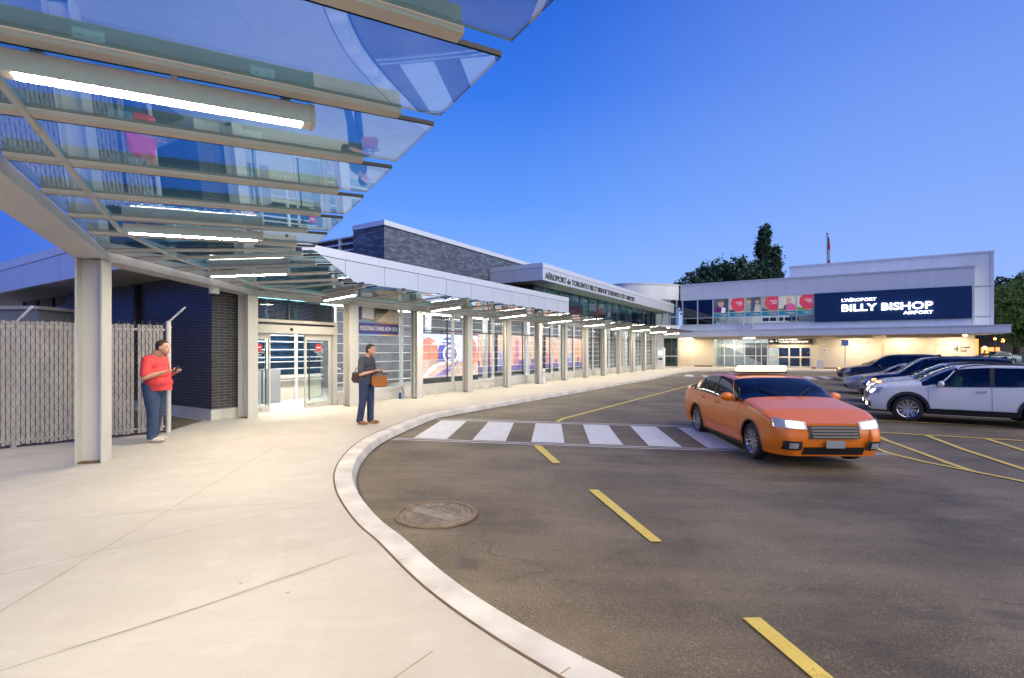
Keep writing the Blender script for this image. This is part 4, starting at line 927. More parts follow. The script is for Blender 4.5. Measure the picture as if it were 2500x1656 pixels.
for i in range(8):
    p0, p1 = pw[i]-.03, pw[i+1]+.03; m = MB()
    m.gbox(46.46, 46.56, p0-.03, p0+.06, 3.80, 6.10); m.gbox(46.47, 46.55, p1, p0, 3.80, 3.86); m.gbox(46.47, 46.55, p1, p0, 6.04, 6.10); m.gbox(46.47, 46.55, p1, p0, 4.40, 4.45)
    if i == 7: m.gbox(46.46, 46.56, p1-.06, p1, 3.8, 6.1)
    w_ = m.build('window', M['cladL'], hb, label=labs[i])
    m = MB(); m.gbox(46.52, 46.53, p1, p0, 3.86, 6.04); m.build('pane', M['darkpane'] if i < 2 else M['pane'], w_)
    if i < 2: continue
    A = 46.515; m = MB(); k = i-2
    Lz, Hz = 4.83, 6.04; cl = (p1, p0, Lz, Hz)
    ppoly(m, [(p0, 4.45), (p1, 4.45), (p1, 4.80), (p0, 4.80)], A, 'teal'); ppoly(m, [(p0, 4.80), (p1, 4.80), (p1, Lz), (p0, Lz)], A, 'cream')
    ppoly(m, [(p0, Lz), (p1, Lz), (p1, Hz), (p0, Hz)], A, ('slate', 'stone', 'sage', 'sage', 'cream', 'cream')[k])
    md = (p0+p1)/2
    if k == 0:
        ppoly(m, [(p0-.05, Lz), (p0-.1, 5.15), (md+.3, 5.5), (md-.35, 5.45), (p1+.1, 5.1), (p1+.1, Lz)], A-.004, 'plum'); ppoly(m, pd(md, 5.62, .24, .30), A-.008, 'skin'); ppoly(m, pd(md, 5.86, .25, .14), A-.012, 'hair'); ppoly(m, [(md-.1, 5.35), (md-.4, 5.2), (md-.35, Lz), (md-.05, Lz)], A-.012, 'white')
    if k in (1, 3, 5):
        cx_ = p1+.42-(.1 if k > 1 else 0); ppoly(m, pd(cx_, 5.55, .66, .68, cl), A-.004, 'red')
        for q in range(3): ppoly(m, [(cx_+.28-.1*q, 5.66-.12*q), (cx_-.25, 5.66-.12*q), (cx_-.25, 5.70-.12*q), (cx_+.28-.1*q, 5.70-.12*q)], A-.008, 'white')
        if k == 5: ppoly(m, [(p0, Lz), (p1, Lz), (p1, 4.95), (p0, 5.08)], A-.002, 'green')
        else: ppoly(m, [(p0, Lz), (md, Lz), (md+.2, 5.0), (p0, 5.1)], A-.002, 'slate')
    if k == 2:
        ppoly(m, [(md+.15, Lz), (p1, Lz), (p1, Hz), (md+.15, Hz)], A-.002, 'slate')
        ppoly(m, [(p0, Lz), (md+.15, Lz), (md+.2, 5.5), (p0-.1, 5.6)], A-.004, 'sage'); ppoly(m, pd(p0-.3, 5.75, .17, .22), A-.008, 'skin'); ppoly(m, pd(p0-.3, 5.9, .18, .12), A-.012, 'hair')
        ppoly(m, [(p1+.5, Lz), (p1, Lz), (p1, 5.4), (p1+.4, 5.45)], A-.006, 'stone'); ppoly(m, pd(p1+.25, 5.68, .16, .2), A-.010, 'skin'); ppoly(m, pd(p1+.25, 5.84, .16, .09), A-.012, 'hair')
    if k == 4:
        ppoly(m, [(p0, Lz), (p1, Lz), (p1, 4.95), (p0, 5.02)], A-.002, 'green')
        ppoly(m, [(md+.25, Lz), (p1, Lz), (p1, 5.15), (md-.35, 5.42), (md+.05, 5.42)], A-.004, 'pink'); ppoly(m, pd(md-.12, 5.68, .19, .25), A-.008, 'skin'); ppoly(m, pd(md-.12, 5.87, .20, .13), A-.012, 'stone'); ppoly(m, [(md+.28, 4.86), (md+.12, 4.86), (md+.05, 5.25), (md+.22, 5.3)], A-.008, 'slate')
    for q in range(2): ppoly(m, [(p1+.75-.2*q, 4.64-.09*q), (p1+.08, 4.64-.09*q), (p1+.08, 4.67-.09*q), (p1+.75-.2*q, 4.67-.09*q)], A-.004, 'cream')
    if k in (1, 3, 5): ppoly(m, pd(p1+.3, 4.68, .05, .06), A-.008, 'red')
    m.build('poster_film', pm, w_)
# room behind the posters
hbx('room_wall', M['ceil'], 50, 50.1, .3, 8.0, 3.3, 6.1); hbx('room_wall', M['dkgrey'], 48.4, 48.5, 8.0, 10.6, 3.3, 6.1); hbx('room_floor', M['floor_in'], 46.6, 50, .3, 10.6, 3.75, 3.79); hbx('room_light', M['lamp_in2'], 48.2, 48.5, .8, 7.6, 5.98, 6.02); hbx('room_ceiling', M['ceil'], 46.6, 50, .3, 10.6, 6.04, 6.08)
m = MB()
for z_ in (4.02, 4.16, 4.30): m.gbox(47.4, 47.45, 5.0, 7.9, z_, z_+.05)
for p_ in (7.8, 7.0, 6.0, 5.2): m.gbox(47.38, 47.47, p_-.05, p_+.05, 3.8, 4.4)
m.prism([G(47.3, 6.7, 4.15), G(47.3, 6.5, 4.15), G(47.3, 5.9, 3.86), G(47.3, 6.1, 3.86)], U3*.05); m.prism([G(47.3, 1.25, 4.4), G(47.3, 1.1, 4.4), G(47.3, .6, 3.8), G(47.3, .75, 3.8)], U3*.05); m.build('white_railing', M['white'], hb)
for i in range(5):
    pp = 4.05-.55*i; hbx('screen', M['black'], 47.2, 47.26, pp-.47, pp, 4.02, 4.32)
hbx('room_panel', mk('maroon panel', (.14, .02, .03), .5), 49.0, 49.1, .35, 1.3, 3.8, 4.8)
# navy sign with glowing letters
sg = thing('airport_sign', 'navy sign panel with glowing white letters reading BILLY BISHOP AIRPORT', 'sign', G(46.4, -4.4, 3.8), -TH)
m = MB(); m.gbox(46.38, 46.60, -9.14, .25, 3.80, 6.08); m.build('panel', M['navy'], sg)
m = MB()
def letters(t_, pl, pr, z_, cap):
    g = text_geo(t_, cap/.70, 0.02, .016 if cap > .4 else .007, 1.0, 'LEFT'); x0 = min(v[0] for v in g[0]); wd = max(v[0] for v in g[0])-x0
    m.geo(g, G(46.27, pl, z_)+V3*(-x0*(pl-pr)/wd), V3*((pl-pr)/wd), UP, -U3)
letters("L'AÉROPORT", -1.55, -3.72, 5.33, .22); letters('BILLY', -1.55, -3.77, 4.58, .52); letters('BISHOP', -4.03, -7.02, 4.58, .52); letters('AIRPORT', -5.33, -7.02, 4.22, .22)
m.build('lettering', M['letters_lit'], sg)
# drain pipes in front of the poster windows
for q, p_ in enumerate((5.45, 4.75)):
    t = thing('vent_pipe', 'short pale vent pipe on the slab canopy, '+('left' if q == 0 else 'right')+' of the pair', 'pipe', G(46.25, p_, 3.3), -TH, 'vent pipes on the slab canopy')
    m = MB(); m.cyl(G(46.25, p_, 3.3), G(46.25, p_, 3.42), .09, n=10); m.cyl(G(46.25, p_, 3.42), G(46.25, p_, 4.35), .075, n=10); m.build('pipe', M['cladL'], t, smooth=True); m = MB(); m.cyl(G(46.25, p_, 3.5), G(46.25, p_, 3.55), .085, n=10); m.build('collar', M['dkgrey'], t)
# flagpole on the roof
fp = thing('flagpole', 'slim flagpole with a limp red and white flag above the roof', 'flagpole', (38.3, 60, 0))
fx = (2020-1250)/1208*60
m = MB(); m.cyl((fx, 60, 7), (fx, 60, 15.6), .07, n=8); m.ell((fx, 60, 15.65), (.14, .14, .14), 8, 6); m.build('pole', M['grey'], fp, smooth=True)
m = MB(); N = 14
for i in range(N):
    t = i/(N-1)
    for j in range(7):
        s_ = j/6; m.v.append(Vector((fx+.06+s_*(.10+.24*t)+.05*math.sin(t*9+s_*5), 60+.12*math.sin(s_*11+t*3), 15.3-4.1*t)))
for i in range(N-1):
    for j in range(6): m.f.append((i*7+j, i*7+j+1, (i+1)*7+j+1, (i+1)*7+j)); m.m.append(0 if (i < 5 or i > 8) else 1)
m.build('flag', [M['red'], M['white']], fp, smooth=True)

# ------------------------------------------------------------------ trees and far background
def leafmat(name, c1, c2):
    k = NT(name); b = k.b; o = k.obj(); n = k.noise(o, .8, 3); oi = k.node('ShaderNodeNewGeometry')
    c = k.mixc(k.rng(n, .3, .7, 0, 1), c1, c2); c = k.mixc(k.math('MULTIPLY', oi.outputs['Random Per Island'], .6), c, tuple(x*1.8 for x in c2))
    k.link(c, b.inputs['Base Color']); b.inputs['Roughness'].default_value = .65
    return k.m
M['leafd'] = leafmat('dark leaves', (.010, .035, .018), (.025, .075, .035)); M['leafg'] = leafmat('green leaves', (.03, .07, .015), (.08, .15, .03)); M['bark'] = mk('bark', (.06, .045, .03), .9, var=.4, scale=3, bump=.5)
def tree(name, label, base, top, blobs, nleaf, size, mat, trunk=.35, seed=1, group=None):
    rnd = random.Random(seed); t = thing(name, label, 'tree', base, 0, group); b = Vector(base)
    m = MB(); m.tube([b, b+Vector((.1, 0, (top-b.z)*.35)), b+Vector((0, .1, (top-b.z)*.8))], [trunk, trunk*.7, trunk*.25], 8)
    for c, r in blobs: m.tube([b+Vector((.05, 0, (top-b.z)*.3)), b.lerp(Vector(c), .6)+UP*.3, Vector(c)], [trunk*.4, trunk*.25, .04], 6)
    m.build('trunk', M['bark'], t, smooth=True)
    m = MB(); tot = sum(r[0]*r[1]*r[2] for c, r in blobs)
    for c, r in blobs:
        c = Vector(c); K = int(nleaf*(r[0]*r[1]*r[2])/tot/14)
        for q in range(K):
            d = Vector((rnd.gauss(0, 1), rnd.gauss(0, 1), rnd.gauss(0, 1))).normalized(); rad = rnd.random()**.35*rnd.uniform(.8, 1.12)
            cc = c+Vector((d.x*r[0], d.y*r[1], d.z*r[2]))*rad; cs = size*rnd.uniform(1.5, 3.2)
            for l in range(14):
                e = cc+Vector((rnd.gauss(0, 1), rnd.gauss(0, 1), rnd.gauss(0, .8)))*cs*.45; s_ = size*rnd.uniform(.6, 1.2)
                a1 = Vector((rnd.gauss(0, 1), rnd.gauss(0, 1), rnd.gauss(0, 1))).normalized()*s_; a2 = a1.cross(Vector((rnd.gauss(0, 1), rnd.gauss(0, 1), rnd.gauss(0, 1)))).normalized()*s_*.55
                m.add([e-a1, e+a2, e+a1, e-a2], [(0, 1, 2, 3)])
    m.build('crown', mat, t); return t
# rounded tree behind the curved wing: several lobes
Y0 = 72
def px2(x, y, Y): return ((x-1250)/1208*Y, Y, 1.6+(854-y)/1208*Y)
bl = []
for x, y, rx, rz_ in ((1665, 690, 2.4, 1.8), (1700, 672, 3.0, 2.4), (1745, 655, 3.4, 3.0), (1790, 650, 3.6, 3.2), (1835, 652, 3.4, 3.0), (1875, 668, 2.6, 2.8), (1720, 700, 4.5, 3), (1800, 700, 6, 4), (1860, 700, 4.5, 3.5)):
    bl.append((px2(x, y+32, Y0+random.uniform(-1.5, 1.5)), (rx, 3.0, rz_)))
tree('broadleaf_tree', 'broad dark round crowned tree behind the low roofs, left of the tall narrow tree', ((1780-1250)/1208*Y0, Y0, -1), 12, bl, 30000, .26, M['leafd'], .5, 2)
Y1 = 84; bl = []
for x, y, rx, rz_ in ((1868, 562, .7, 1.3), (1866, 580, 1.3, 1.8), (1864, 605, 1.6, 2.2), (1864, 630, 1.7, 2.2), (1868, 655, 1.9, 2.4), (1893, 622, .8, 1.6), (1894, 645, 1.1, 1.8), (1892, 668, 1.3, 2.0), (1872, 690, 2.2, 3)):
    bl.append((px2(x, y, Y1+random.uniform(-.5, .5)), (rx*.72, 1.2, rz_*.9)))
tree('poplar_tree', 'tall narrow poplar standing above the round crowned tree', ((1872-1250)/1208*Y1, Y1, -1), 20, bl, 16000, .22, M['leafd'], .35, 3)
Y2 = 41; bl = []
for x, y, rx, rz_ in ((2470, 720, 1.7, 1.2), (2495, 705, 1.5, 1.2), (2520, 740, 2.2, 1.6), (2475, 760, 1.3, 1.1), (2500, 790, 1.7, 1.4), (2530, 790, 2.2, 1.9), (2486, 820, .9, .8), (2550, 730, 2.4, 1.8), (2540, 690, 2, 1.4)):
    bl.append((px2(x+8, y+4, Y2+random.uniform(-.8, .8)), (rx, 1.8, rz_)))
tree('maple_tree', 'bright green leafy tree at the right edge overhanging the slab canopy end', ((2560-1250)/1208*Y2, Y2, -.6), 7, bl, 20000, .13, M['leafg'], .3, 4)
Y3 = 60; bl = []
for x, y, rx, rz_ in ((2440, 740, 2.6, 3.0), (2480, 730, 3.0, 3.0), (2530, 735, 3.5, 3.6), (2420, 775, 2.4, 2.4), (2470, 775, 3.2, 2.6), (2530, 790, 4, 3), (2600, 760, 5, 4)):
    bl.append((px2(x, y, Y3+random.uniform(-1.5, 1.5)), (rx, 2.5, rz_)))
tree('dark_tree', 'dark shadowy tree beyond the right end of the building', ((2480-1250)/1208*Y3, Y3, -.6), 8, bl, 26000, .24, M['leafd'], .4, 5)
bkb = thing('far_building', 'low dark building beyond the turquoise fence', 'building', (66, 66, 0))
m = MB(); m.box((78, 68, 3.2), (44, 6, 7.8)); m.build('wall', M['dkgrey'], bkb)
m = MB(); m.box((59.5, 64.95, 1.9), (3.4, .08, 2.2)); m.box((62.8, 64.95, 1.3), (2.4, .08, 1.2)); m.build('window', emit('orange window', (1.0, .32, .04), 1.6), bkb)
for q, (x, y, Y, s_) in enumerate(((2404, 852, 56, .20), (2429, 829, 58, .13), (2449, 834, 59, .20))):
    X = (x-1250)/1208*Y; z = 1.6+(854-y)/1208*Y
    t = thing('street_lamp', ('low orange street lamp near the parked far car', 'small orange street lamp, middle of the far lamps', 'large orange street lamp beside the green tree')[q], 'lamp', (X, Y, -.5), 0, 'orange lamps beyond the turquoise fence')
    m = MB(); m.cyl((X, Y, -.5), (X, Y, z), .06, n=8); m.build('post', M['dkgrey'], t); m = MB(); m.ell((X, Y, z+s_*.5), (s_, s_, s_), 12, 8); m.build('globe', emit('orange lamp', (1.0, .38, .05), 9), t, smooth=True)
tf = thing('iron_fence', 'turquoise upright bar fence beyond the parked cars', 'fence', (44, 46, -.45)); M['turq'] = mk('turquoise paint', (.02, .16, .16), .5)
f0 = Vector((38.5, 43, -.45)); f1 = Vector((62, 43.5, -.45)); m = MB(); L = (f1-f0).length; dd = (f1-f0).normalized()
for i in range(int(L/.16)):
    c = f0+dd*.16*i; m.box(c+UP*.85, (.03, .03, 1.7))
m.build('bar', M['turq'], tf); m = MB()
for z_ in (.15, 1.5): m.bar(f0+UP*z_, f1+UP*z_, .04, .05)
m.build('rail', M['turq'], tf)
for i in range(8):
    c = f0+dd*3.1*i; m = MB(); m.box(c+UP*.92, (.12, .12, 1.85)); m.build('post', M['turq'], tf)
rs = thing('round_road_sign', 'small white round sign before the turquoise fence', 'sign', (41.4, 41.5, -.45))
X = (2416-1250)/1208*41.5; m = MB(); m.cyl((X, 41.5, -.45), (X, 41.5, .9), .03, n=8); m.build('post', M['grey'], rs); m = MB(); m.cyl((X, 41.48, .72), (X, 41.44, .72), .26, n=20); m.build('plate', M['white'], rs)
gr = MB(); gr.poly([(30, 40.5, -.42), (200, 40.5, -.42), (200, 64, -.42), (30, 64, -.42)]); gr.build('grass_verge', mk('dark grass', (.02, .04, .015), .9, var=.4, scale=2), kind='structure')
# ------------------------------------------------------------------ vehicles
def lerp1(tab, x):
    if x <= tab[0][0]: return tab[0][1]
    for (x0, y0), (x1, y1) in zip(tab, tab[1:]):
        if x <= x1:
            t = (x-x0)/(x1-x0); return y0+(y1-y0)*t
    return tab[-1][1]
def smoothtab(tab, x, h=.10):
    return sum(lerp1(tab, x+d*h)*w_ for d, w_ in ((-1, .15), (-.5, .2), (0, .3), (.5, .2), (1, .15)))
M['tyre'] = mk('tyre rubber', (.018, .018, .02), .75, var=.2, scale=8)
M['rim'] = mk('alloy rim', (.62, .62, .64), .22, .9, var=.05)
M['plast'] = mk('dark plastic trim', (.025, .025, .027), .55, var=.15)
M['headl'] = emit('head lamp', (1.0, .93, .78), 9); M['fogl'] = emit('fog lamp', (1.0, .80, .45), 9); M['indic'] = emit('amber indicator', (1.0, .28, .02), 4)
M['lens_off'] = mk('lamp lens', (.45, .47, .50), .12, var=.1, coat=1); M['tail'] = mk('tail lamp', (.30, .01, .01), .2)
M['seat'] = mk('dark seat fabric', (.03, .03, .035), .8)
def car(name, label, loc, head, P, paint_, lights=(0, 0, 0), group=None, taxi=False, driver=None, clad=False):
    L, W, Hh = P['L'], P['W'], P['H']; wr = P['wr']; xa, xb = P['xf'], P['xr']
    t = thing(name, label, 'car', loc, math.atan2(head[1], head[0]), group)   # local +x is forward
    MT = WM[t.name]
    def T(x, y, z): return MT @ Vector((L/2-x, y, z))
    top, belt = P['top'], P['belt']; gh0, gh1 = P['gh']     # greenhouse start / end
    zsill = P['sill']; ra = wr+.055
    def ztop(x): return smoothtab(top, x, .12)
    def zbel(x): return min(smoothtab(belt, x), ztop(x)-.05)
    def plan(x):
        f = 1.0; Lf, Lr = .75, .55
        if x < Lf: f = P['nose']+(1-P['nose'])*(1-(1-x/Lf)**2.6)**(1/2.2)
        if L-x < Lr: f = min(f, .80+.20*(1-(1-(L-x)/Lr)**2.4)**(1/2.2))
        return f
    def wlow(x, z):
        zb = zbel(x); t_ = (z-.55)/.5; return W/2*plan(x)*(1-.045*t_*t_-(.03 if z < .35 else 0))
    def rake(x, z):
        d = 0
        if x < .6: d += (1-x/.6)*(.16*max(0, (z-.52)/.35)**1.5+.10*max(0, (.42-z)/.2))
        if L-x < .5: d -= (1-(L-x)/.5)*(.10*max(0, (z-.6)/.5)**1.3+.06*max(0, (.40-z)/.2))
        return d
    def zbot(x):
        z = zsill
        if x < .5: z = zsill+.0
        for xc in (xa, xb):
            d = abs(x-xc)
            if d < ra: z = max(z, wr+math.sqrt(ra*ra-d*d)*1.0)
        return z
    NL, NG, NT_ = 8, 5, 6
    def section(x):
        zb = zbel(x); zt = ztop(x); z0 = zbot(x); z0 = min(z0, zb-.03); pts = []
        for i in range(NL+1):
            z = z0+(zb-z0)*i/NL; pts.append((wlow(x, z), z))
        wb = wlow(x, zb); zs = zb+(zt-zb)*.86 if zt-zb > .25 else zb+(zt-zb)*.5
        g = max(0, zs-zb); wt = wb-.03*min(1, g/.2)-.34*g
        for i in range(1, NG+1):
            q = i/NG; pts.append((wb+(wt-wb)*q-.0*q+.02*math.sin(q*math.pi)*min(1, g), zb+(zs-zb)*q))
        for i in range(1, NT_+1):
            q = i/NT_; y = wt*math.cos(q*math.pi/2)**.85 if q < 1 else 0; pts.append((y, zs+(zt-zs)*math.sin(q*math.pi/2)**.9))
        return pts
    xs_ = set([0, .02, .05, .09, .14, .2, .28, .36, .46, .58, .72, L, L-.02, L-.05, L-.1, L-.17, L-.26, L-.38, L-.5])
    for xc in (xa, xb):
        for i in range(21): xs_.add(xc-ra*math.cos(math.pi*i/20))
        xs_.add(xc-ra-.01); xs_.add(xc+ra+.01)
    x = .1
    while x < L-.1: xs_.add(round(x, 3)); x += .11
    for q in (gh0, gh1, P['hdr'], P['rhd']): xs_.add(q); xs_.add(q+.03)
    xs2 = sorted(q for q in xs_ if 0 <= q <= L); xs3 = [xs2[0]]
    for q in xs2[1:]:
        if q-xs3[-1] > .012: xs3.append(q)
    secs = [section(q) for q in xs3]; n = len(secs[0]); body = MB(); ws = MB(); rw = MB(); sg_ = {1: MB(), -1: MB()}
    grid = {}
    for side in (1, -1):
        for i, q in enumerate(xs3):
            for j, (y, z) in enumerate(secs[i]): grid[(side, i, j)] = T(q+rake(q, z), side*y, z)
    pill = P['pillars']
    for side in (1, -1):
        for i in range(len(xs3)-1):
            xm = (xs3[i]+xs3[i+1])/2; hgt = ztop(xm)-zbel(xm)
            for j in range(n-1):
                f = [grid[(side, i, j)], grid[(side, i+1, j)], grid[(side, i+1, j+1)], grid[(side, i, j+1)]]
                if side > 0: f = f[::-1]
                tgt = body
                if NL <= j < NL+NG and P['sg'][0] < xm < P['sg'][1] and hgt > .20:
                    tgt = sg_[side]
                if j >= NL+NG and gh0+.03 < xm < P['hdr']: tgt = ws
                if j >= NL+1 and gh0+.03 < xm < P['sg'][0]: tgt = ws
                if j >= NL+NG-2 and P['rhd'] < xm < gh1-.03: tgt = rw
                tgt.add(f, [(0, 1, 2, 3)])
    for e_ in (0, len(xs3)-1):     # nose and tail faces
        ring_ = [grid[(1, e_, j)] for j in range(n)]+[grid[(-1, e_, j)] for j in range(n-2, -1, -1)]
        body.poly(ring_ if e_ else ring_[::-1])
    body.build('body', paint_, t, smooth=True, sharp=32, fixn=True)
    ws.build('windscreen', M['carpane'], t, smooth=True, fixn=True)
    if rw.v: rw.build('rear_window', M['carpane'], t, smooth=True, fixn=True)
    for s_ in (1, -1):
        g_ = sg_[s_].build('side_window', M['carpane'] if driver and s_ > 0 else M['carpane2'], t, smooth=True, fixn=True)
    def surf(x, side, v):      # greenhouse side point, v 0 belt .. 1 roof rail
        s_ = section(x); q = NL+v*NG; j = int(min(NL+NG-1, math.floor(q))); f = q-j; y = s_[j][0]+(s_[j+1][0]-s_[j][0])*f; z = s_[j][1]+(s_[j+1][1]-s_[j][1])*f
        return T(x+rake(x, z), side*(y+.006), z)
    for side in (1, -1):
        for (x0, x1, lean, wd, mt) in pill:
            m = MB()
            for i in range(7):
                v = i/6; xx = x0+lean*v; m.v += [surf(xx, side, v), surf(xx+wd, side, v)]
            for i in range(6): m.f.append((2*i, 2*i+1, 2*i+3, 2*i+2)); m.m.append(0)
            m.build('pillar', paint_ if mt == 'b' else M['plast'], t, smooth=True)
        m = MB(); q0, q1 = P['sg'][0]+.02, P['sg'][1]-.02; K = 24    # chrome strip along the belt line
        for i in range(K+1):
            xx = q0+(q1-q0)*i/K; s_ = section(xx); y, z = s_[NL]; m.v += [T(xx, side*(y+.012), z-.012), T(xx, side*(y+.006), z+.014)]
        for i in range(K): m.f.append((2*i, 2*i+1, 2*i+3, 2*i+2)); m.m.append(0)
        m.build('belt_trim', M['plast'], t)
    # sides: project a small grid onto the flank
    def sidept(x, z, side, o=.006): return T(x+rake(x, z), side*(wlow(x, z)+o), z)
    def sidepatch(name_, pts, mat_, side, o=.006, par=None):
        m = MB(); m.poly([sidept(x, z, side, o) for x, z in pts]); return m.build(name_, mat_, par or t)
    def frontx(y, z):
        lo, hi = 0.0, .9
        if wlow(0, z) >= abs(y): return 0.0
        for _ in range(22):
            mid = (lo+hi)/2
            if wlow(mid, z) < abs(y): lo = mid
            else: hi = mid
        return hi
    def frontpt(y, z, o=.008):
        x = frontx(y, z); return T(x+rake(x, z)-o, y, z)
    def frontpatch(name_, y0, y1, zf0, zf1, mat_, o=.008, K=8, par=None):
        m = MB()
        for i in range(K+1):
            f = i/K; y = y0+(y1-y0)*f
            for g in (0, .5, 1): z = zf0(f)+(zf1(f)-zf0(f))*g; m.v.append(frontpt(y, z, o))
        for i in range(K):
            for g in (0, 1): m.f.append((i*3+g, i*3+g+1, (i+1)*3+g+1, (i+1)*3+g)); m.m.append(0)
        o_ = m.build(name_, mat_, par or t, smooth=True); return o_
    for side in (1, -1):
        for xd in P['doors']:
            m = MB()
            for i in range(10):
                z = P['sill']+.06+(zbel(xd)-P['sill']-.08)*i/9; m.v += [sidept(xd-.004, z, side, .003), sidept(xd+.004, z, side, .003)]
            for i in range(9): m.f.append((2*i, 2*i+1, 2*i+3, 2*i+2)); m.m.append(0)
            m.build('door_seam', M['black'], t)
        for xd in P['handles']:
            m = MB(); z = zbel(xd)-.13; m.bar(sidept(xd, z, side, .03), sidept(xd+.17, z+.01, side, .03), .02, .028); m.bar(sidept(xd+.01, z, side, -.01), sidept(xd+.01, z, side, .03), .02, .02); m.bar(sidept(xd+.16, z, side, -.01), sidept(xd+.16, z, side, .03), .02, .02)
            m.build('door_handle', M['chrome'] if clad else paint_, t)
        # mirror
        xm = P['sg'][0]+.10; zm = zbel(xm)+.06; yb = wlow(xm, zm-.1); m = MB(); m.ell(T(xm, side*(yb+.12), zm+.02), (.07, .13, .085), 14, 10, ex=MT.to_3x3() @ Vector((1, 0, 0)), ey=MT.to_3x3() @ Vector((0, 1, 0)))
        m.bar(T(xm, side*(yb-.03), zm-.04), T(xm, side*(yb+.08), zm-.02), .05, .03); m.build('wing_mirror', paint_, t, smooth=True)
        # lower trim and arch lips
        for xc in (xa, xb):
            m = MB(); K = 20; lo_ = ra-.01; hi_ = ra+(.065 if clad else .018)
            for i in range(K+1):
                q = math.pi*i/K; 
                for rr in (lo_, hi_):
                    xx = xc-rr*math.cos(q); zz = max(zsill-.02, wr+rr*math.sin(q)*1.0 if q not in (0, math.pi) else wr-.08); m.v.append(sidept(xx, zz, side, .014))
            for i in range(K): m.f.append((2*i, 2*i+1, 2*i+3, 2*i+2)); m.m.append(0)
            m.build('arch_trim', M['plast'], t)
        m = MB(); K = 10; q0, q1 = xa+ra, xb-ra
        for i in range(K+1):
            xx = q0+(q1-q0)*i/K
            for z, o in ((zsill-.06, -.02), (zsill+(.10 if clad else .01), .016)): m.v.append(sidept(xx, z, side, o))
        for i in range(K): m.f.append((2*i, 2*i+1, 2*i+3, 2*i+2)); m.m.append(0)
        m.build('sill_trim', M['plast'], t)
    # underbody and cabin floor
    m = MB(); Rm = MT.to_3x3(); ex = Rm @ Vector((1, 0, 0)); ey = Rm @ Vector((0, 1, 0))
    m.box(T(L/2, 0, (zsill+.72)/2-.02), (L-.5, W-.56, .72-zsill), ex, ey, UP); m.box(T((xa+xb)/2, 0, zsill+.02), (xb-xa-2*ra, W-.10, .12), ex, ey, UP); m.build('underbody', M['black'], t)
    for xx in (gh0+1.05, gh0+1.95):
        for yy in (-.38, .38):
            m = MB(); m.box(T(xx, yy, .98), (.16, .46, .62), ex, ey, UP); m.box(T(xx, yy, 1.34), (.10, .24, .17), ex, ey, UP); m.box(T(xx-.22, yy, .70), (.48, .46, .14), ex, ey, UP); m.build('seat', M['seat'], t, bevel=.03)
    m = MB(); m.box(T(gh0+.35, 0, zbel(gh0+.5)-.07), (.45, W-.4, .12), ex, ey, UP); m.build('dashboard', M['seat'], t, bevel=.03)
    # wheels
    for xc in (xa, xb):
        for side in (1, -1):
            c = T(xc, side*(W/2-.125), wr); ax = ey*side; m = MB()
            prof = [(.62*wr, -.10), (.9*wr, -.105), (wr-.01, -.09), (wr, -.05), (wr, .05), (wr-.012, .088), (.9*wr, .105), (.68*wr, .10)]
            K = 36
            for i in range(K):
                q = 2*math.pi*i/K; rd_ = ex*math.cos(q)+UP*math.sin(q)
                for r_, o in prof: m.v.append(c+rd_*r_+ax*o)
            for i in range(K):
                for j in range(len(prof)-1): m.f.append((i*8+j, ((i+1) % K)*8+j, ((i+1) % K)*8+j+1, i*8+j+1)); m.m.append(0)
            wh = m.build('wheel', M['tyre'], t, smooth=True, fixn=True)
            m = MB(); Rr = .69*wr
            def rng_(r0, r1, o0, o1):
                vs = []
                for i in range(K):
                    q = 2*math.pi*i/K; rd_ = ex*math.cos(q)+UP*math.sin(q); vs += [c+rd_*r0+ax*o0, c+rd_*r1+ax*o1]
                m.add(vs, [(2*i, 2*((i+1) % K), 2*((i+1) % K)+1, 2*i+1) for i in range(K)])
            rng_(Rr, Rr*.93, .10, .085); rng_(Rr*.93, Rr*.90, .085, -.06); m.cyl(c+ax*.03, c+ax*.075, .065*1.0, .05, 16)
            ns = P.get('spokes', 5)
            for k in range(ns):
                for dq in (-.16, .16):
                    q = 2*math.pi*k/ns+.3; q1 = q+dq*(1.35 if ns < 8 else .8); q0 = q+dq*.25
                    a = c+(ex*math.cos(q0)+UP*math.sin(q0))*.05+ax*.06; b = c+(ex*math.cos(q1)+UP*math.sin(q1))*Rr*.93+ax*.072
                    m.bar(a, b, .030, .022, up=ax)
            m.build('rim', M['rim'], wh, smooth=True, sharp=30)
            m = MB(); m.cyl(c-ax*.05, c-ax*.02, Rr*.9, n=24); m.build('brake', M['dkgrey'], wh)
    # nose
    zb0, zn = P['sill']+.02, ztop(0.05)
    hl0, hl1 = P['hl']; WN = W/2
    for side in (1, -1):
        y0 = side*P['hly'][0]; y1 = side*P['hly'][1]
        hd = frontpatch('headlight', y0, y1, lambda f: hl0+(P['hlr'][0])*f, lambda f: hl1+(P['hlr'][1])*f, M['lens_off'], .010)
        if lights[0]: frontpatch('bulb', side*(P['hly'][0]+.05), side*(P['hly'][0]+.30), lambda f: hl0+.025+P['hlr'][0]*f, lambda f: hl1-.02+P['hlr'][1]*f*.6, M['headl'], .018, K=5, par=hd)
        if lights[2]: frontpatch('indicator', side*(P['hly'][1]-.13), side*(P['hly'][1]+.0), lambda f: hl1-.01+P['hlr'][1]*.8, lambda f: hl1+.045+P['hlr'][1]*.8, M['indic'], .016, K=3, par=hd)
        fg = P.get('fogz', .42)
        fb = frontpatch('fog_surround', side*(WN*.55), side*(WN*.84), lambda f: fg-.075, lambda f: fg+.075, M['plast'], .006)
        frontpatch('fog_light', side*(WN*.62), side*(WN*.76), lambda f: fg-.045, lambda f: fg+.045, M['fogl'] if lights[1] else M['lens_off'], .018, K=4, par=fb)
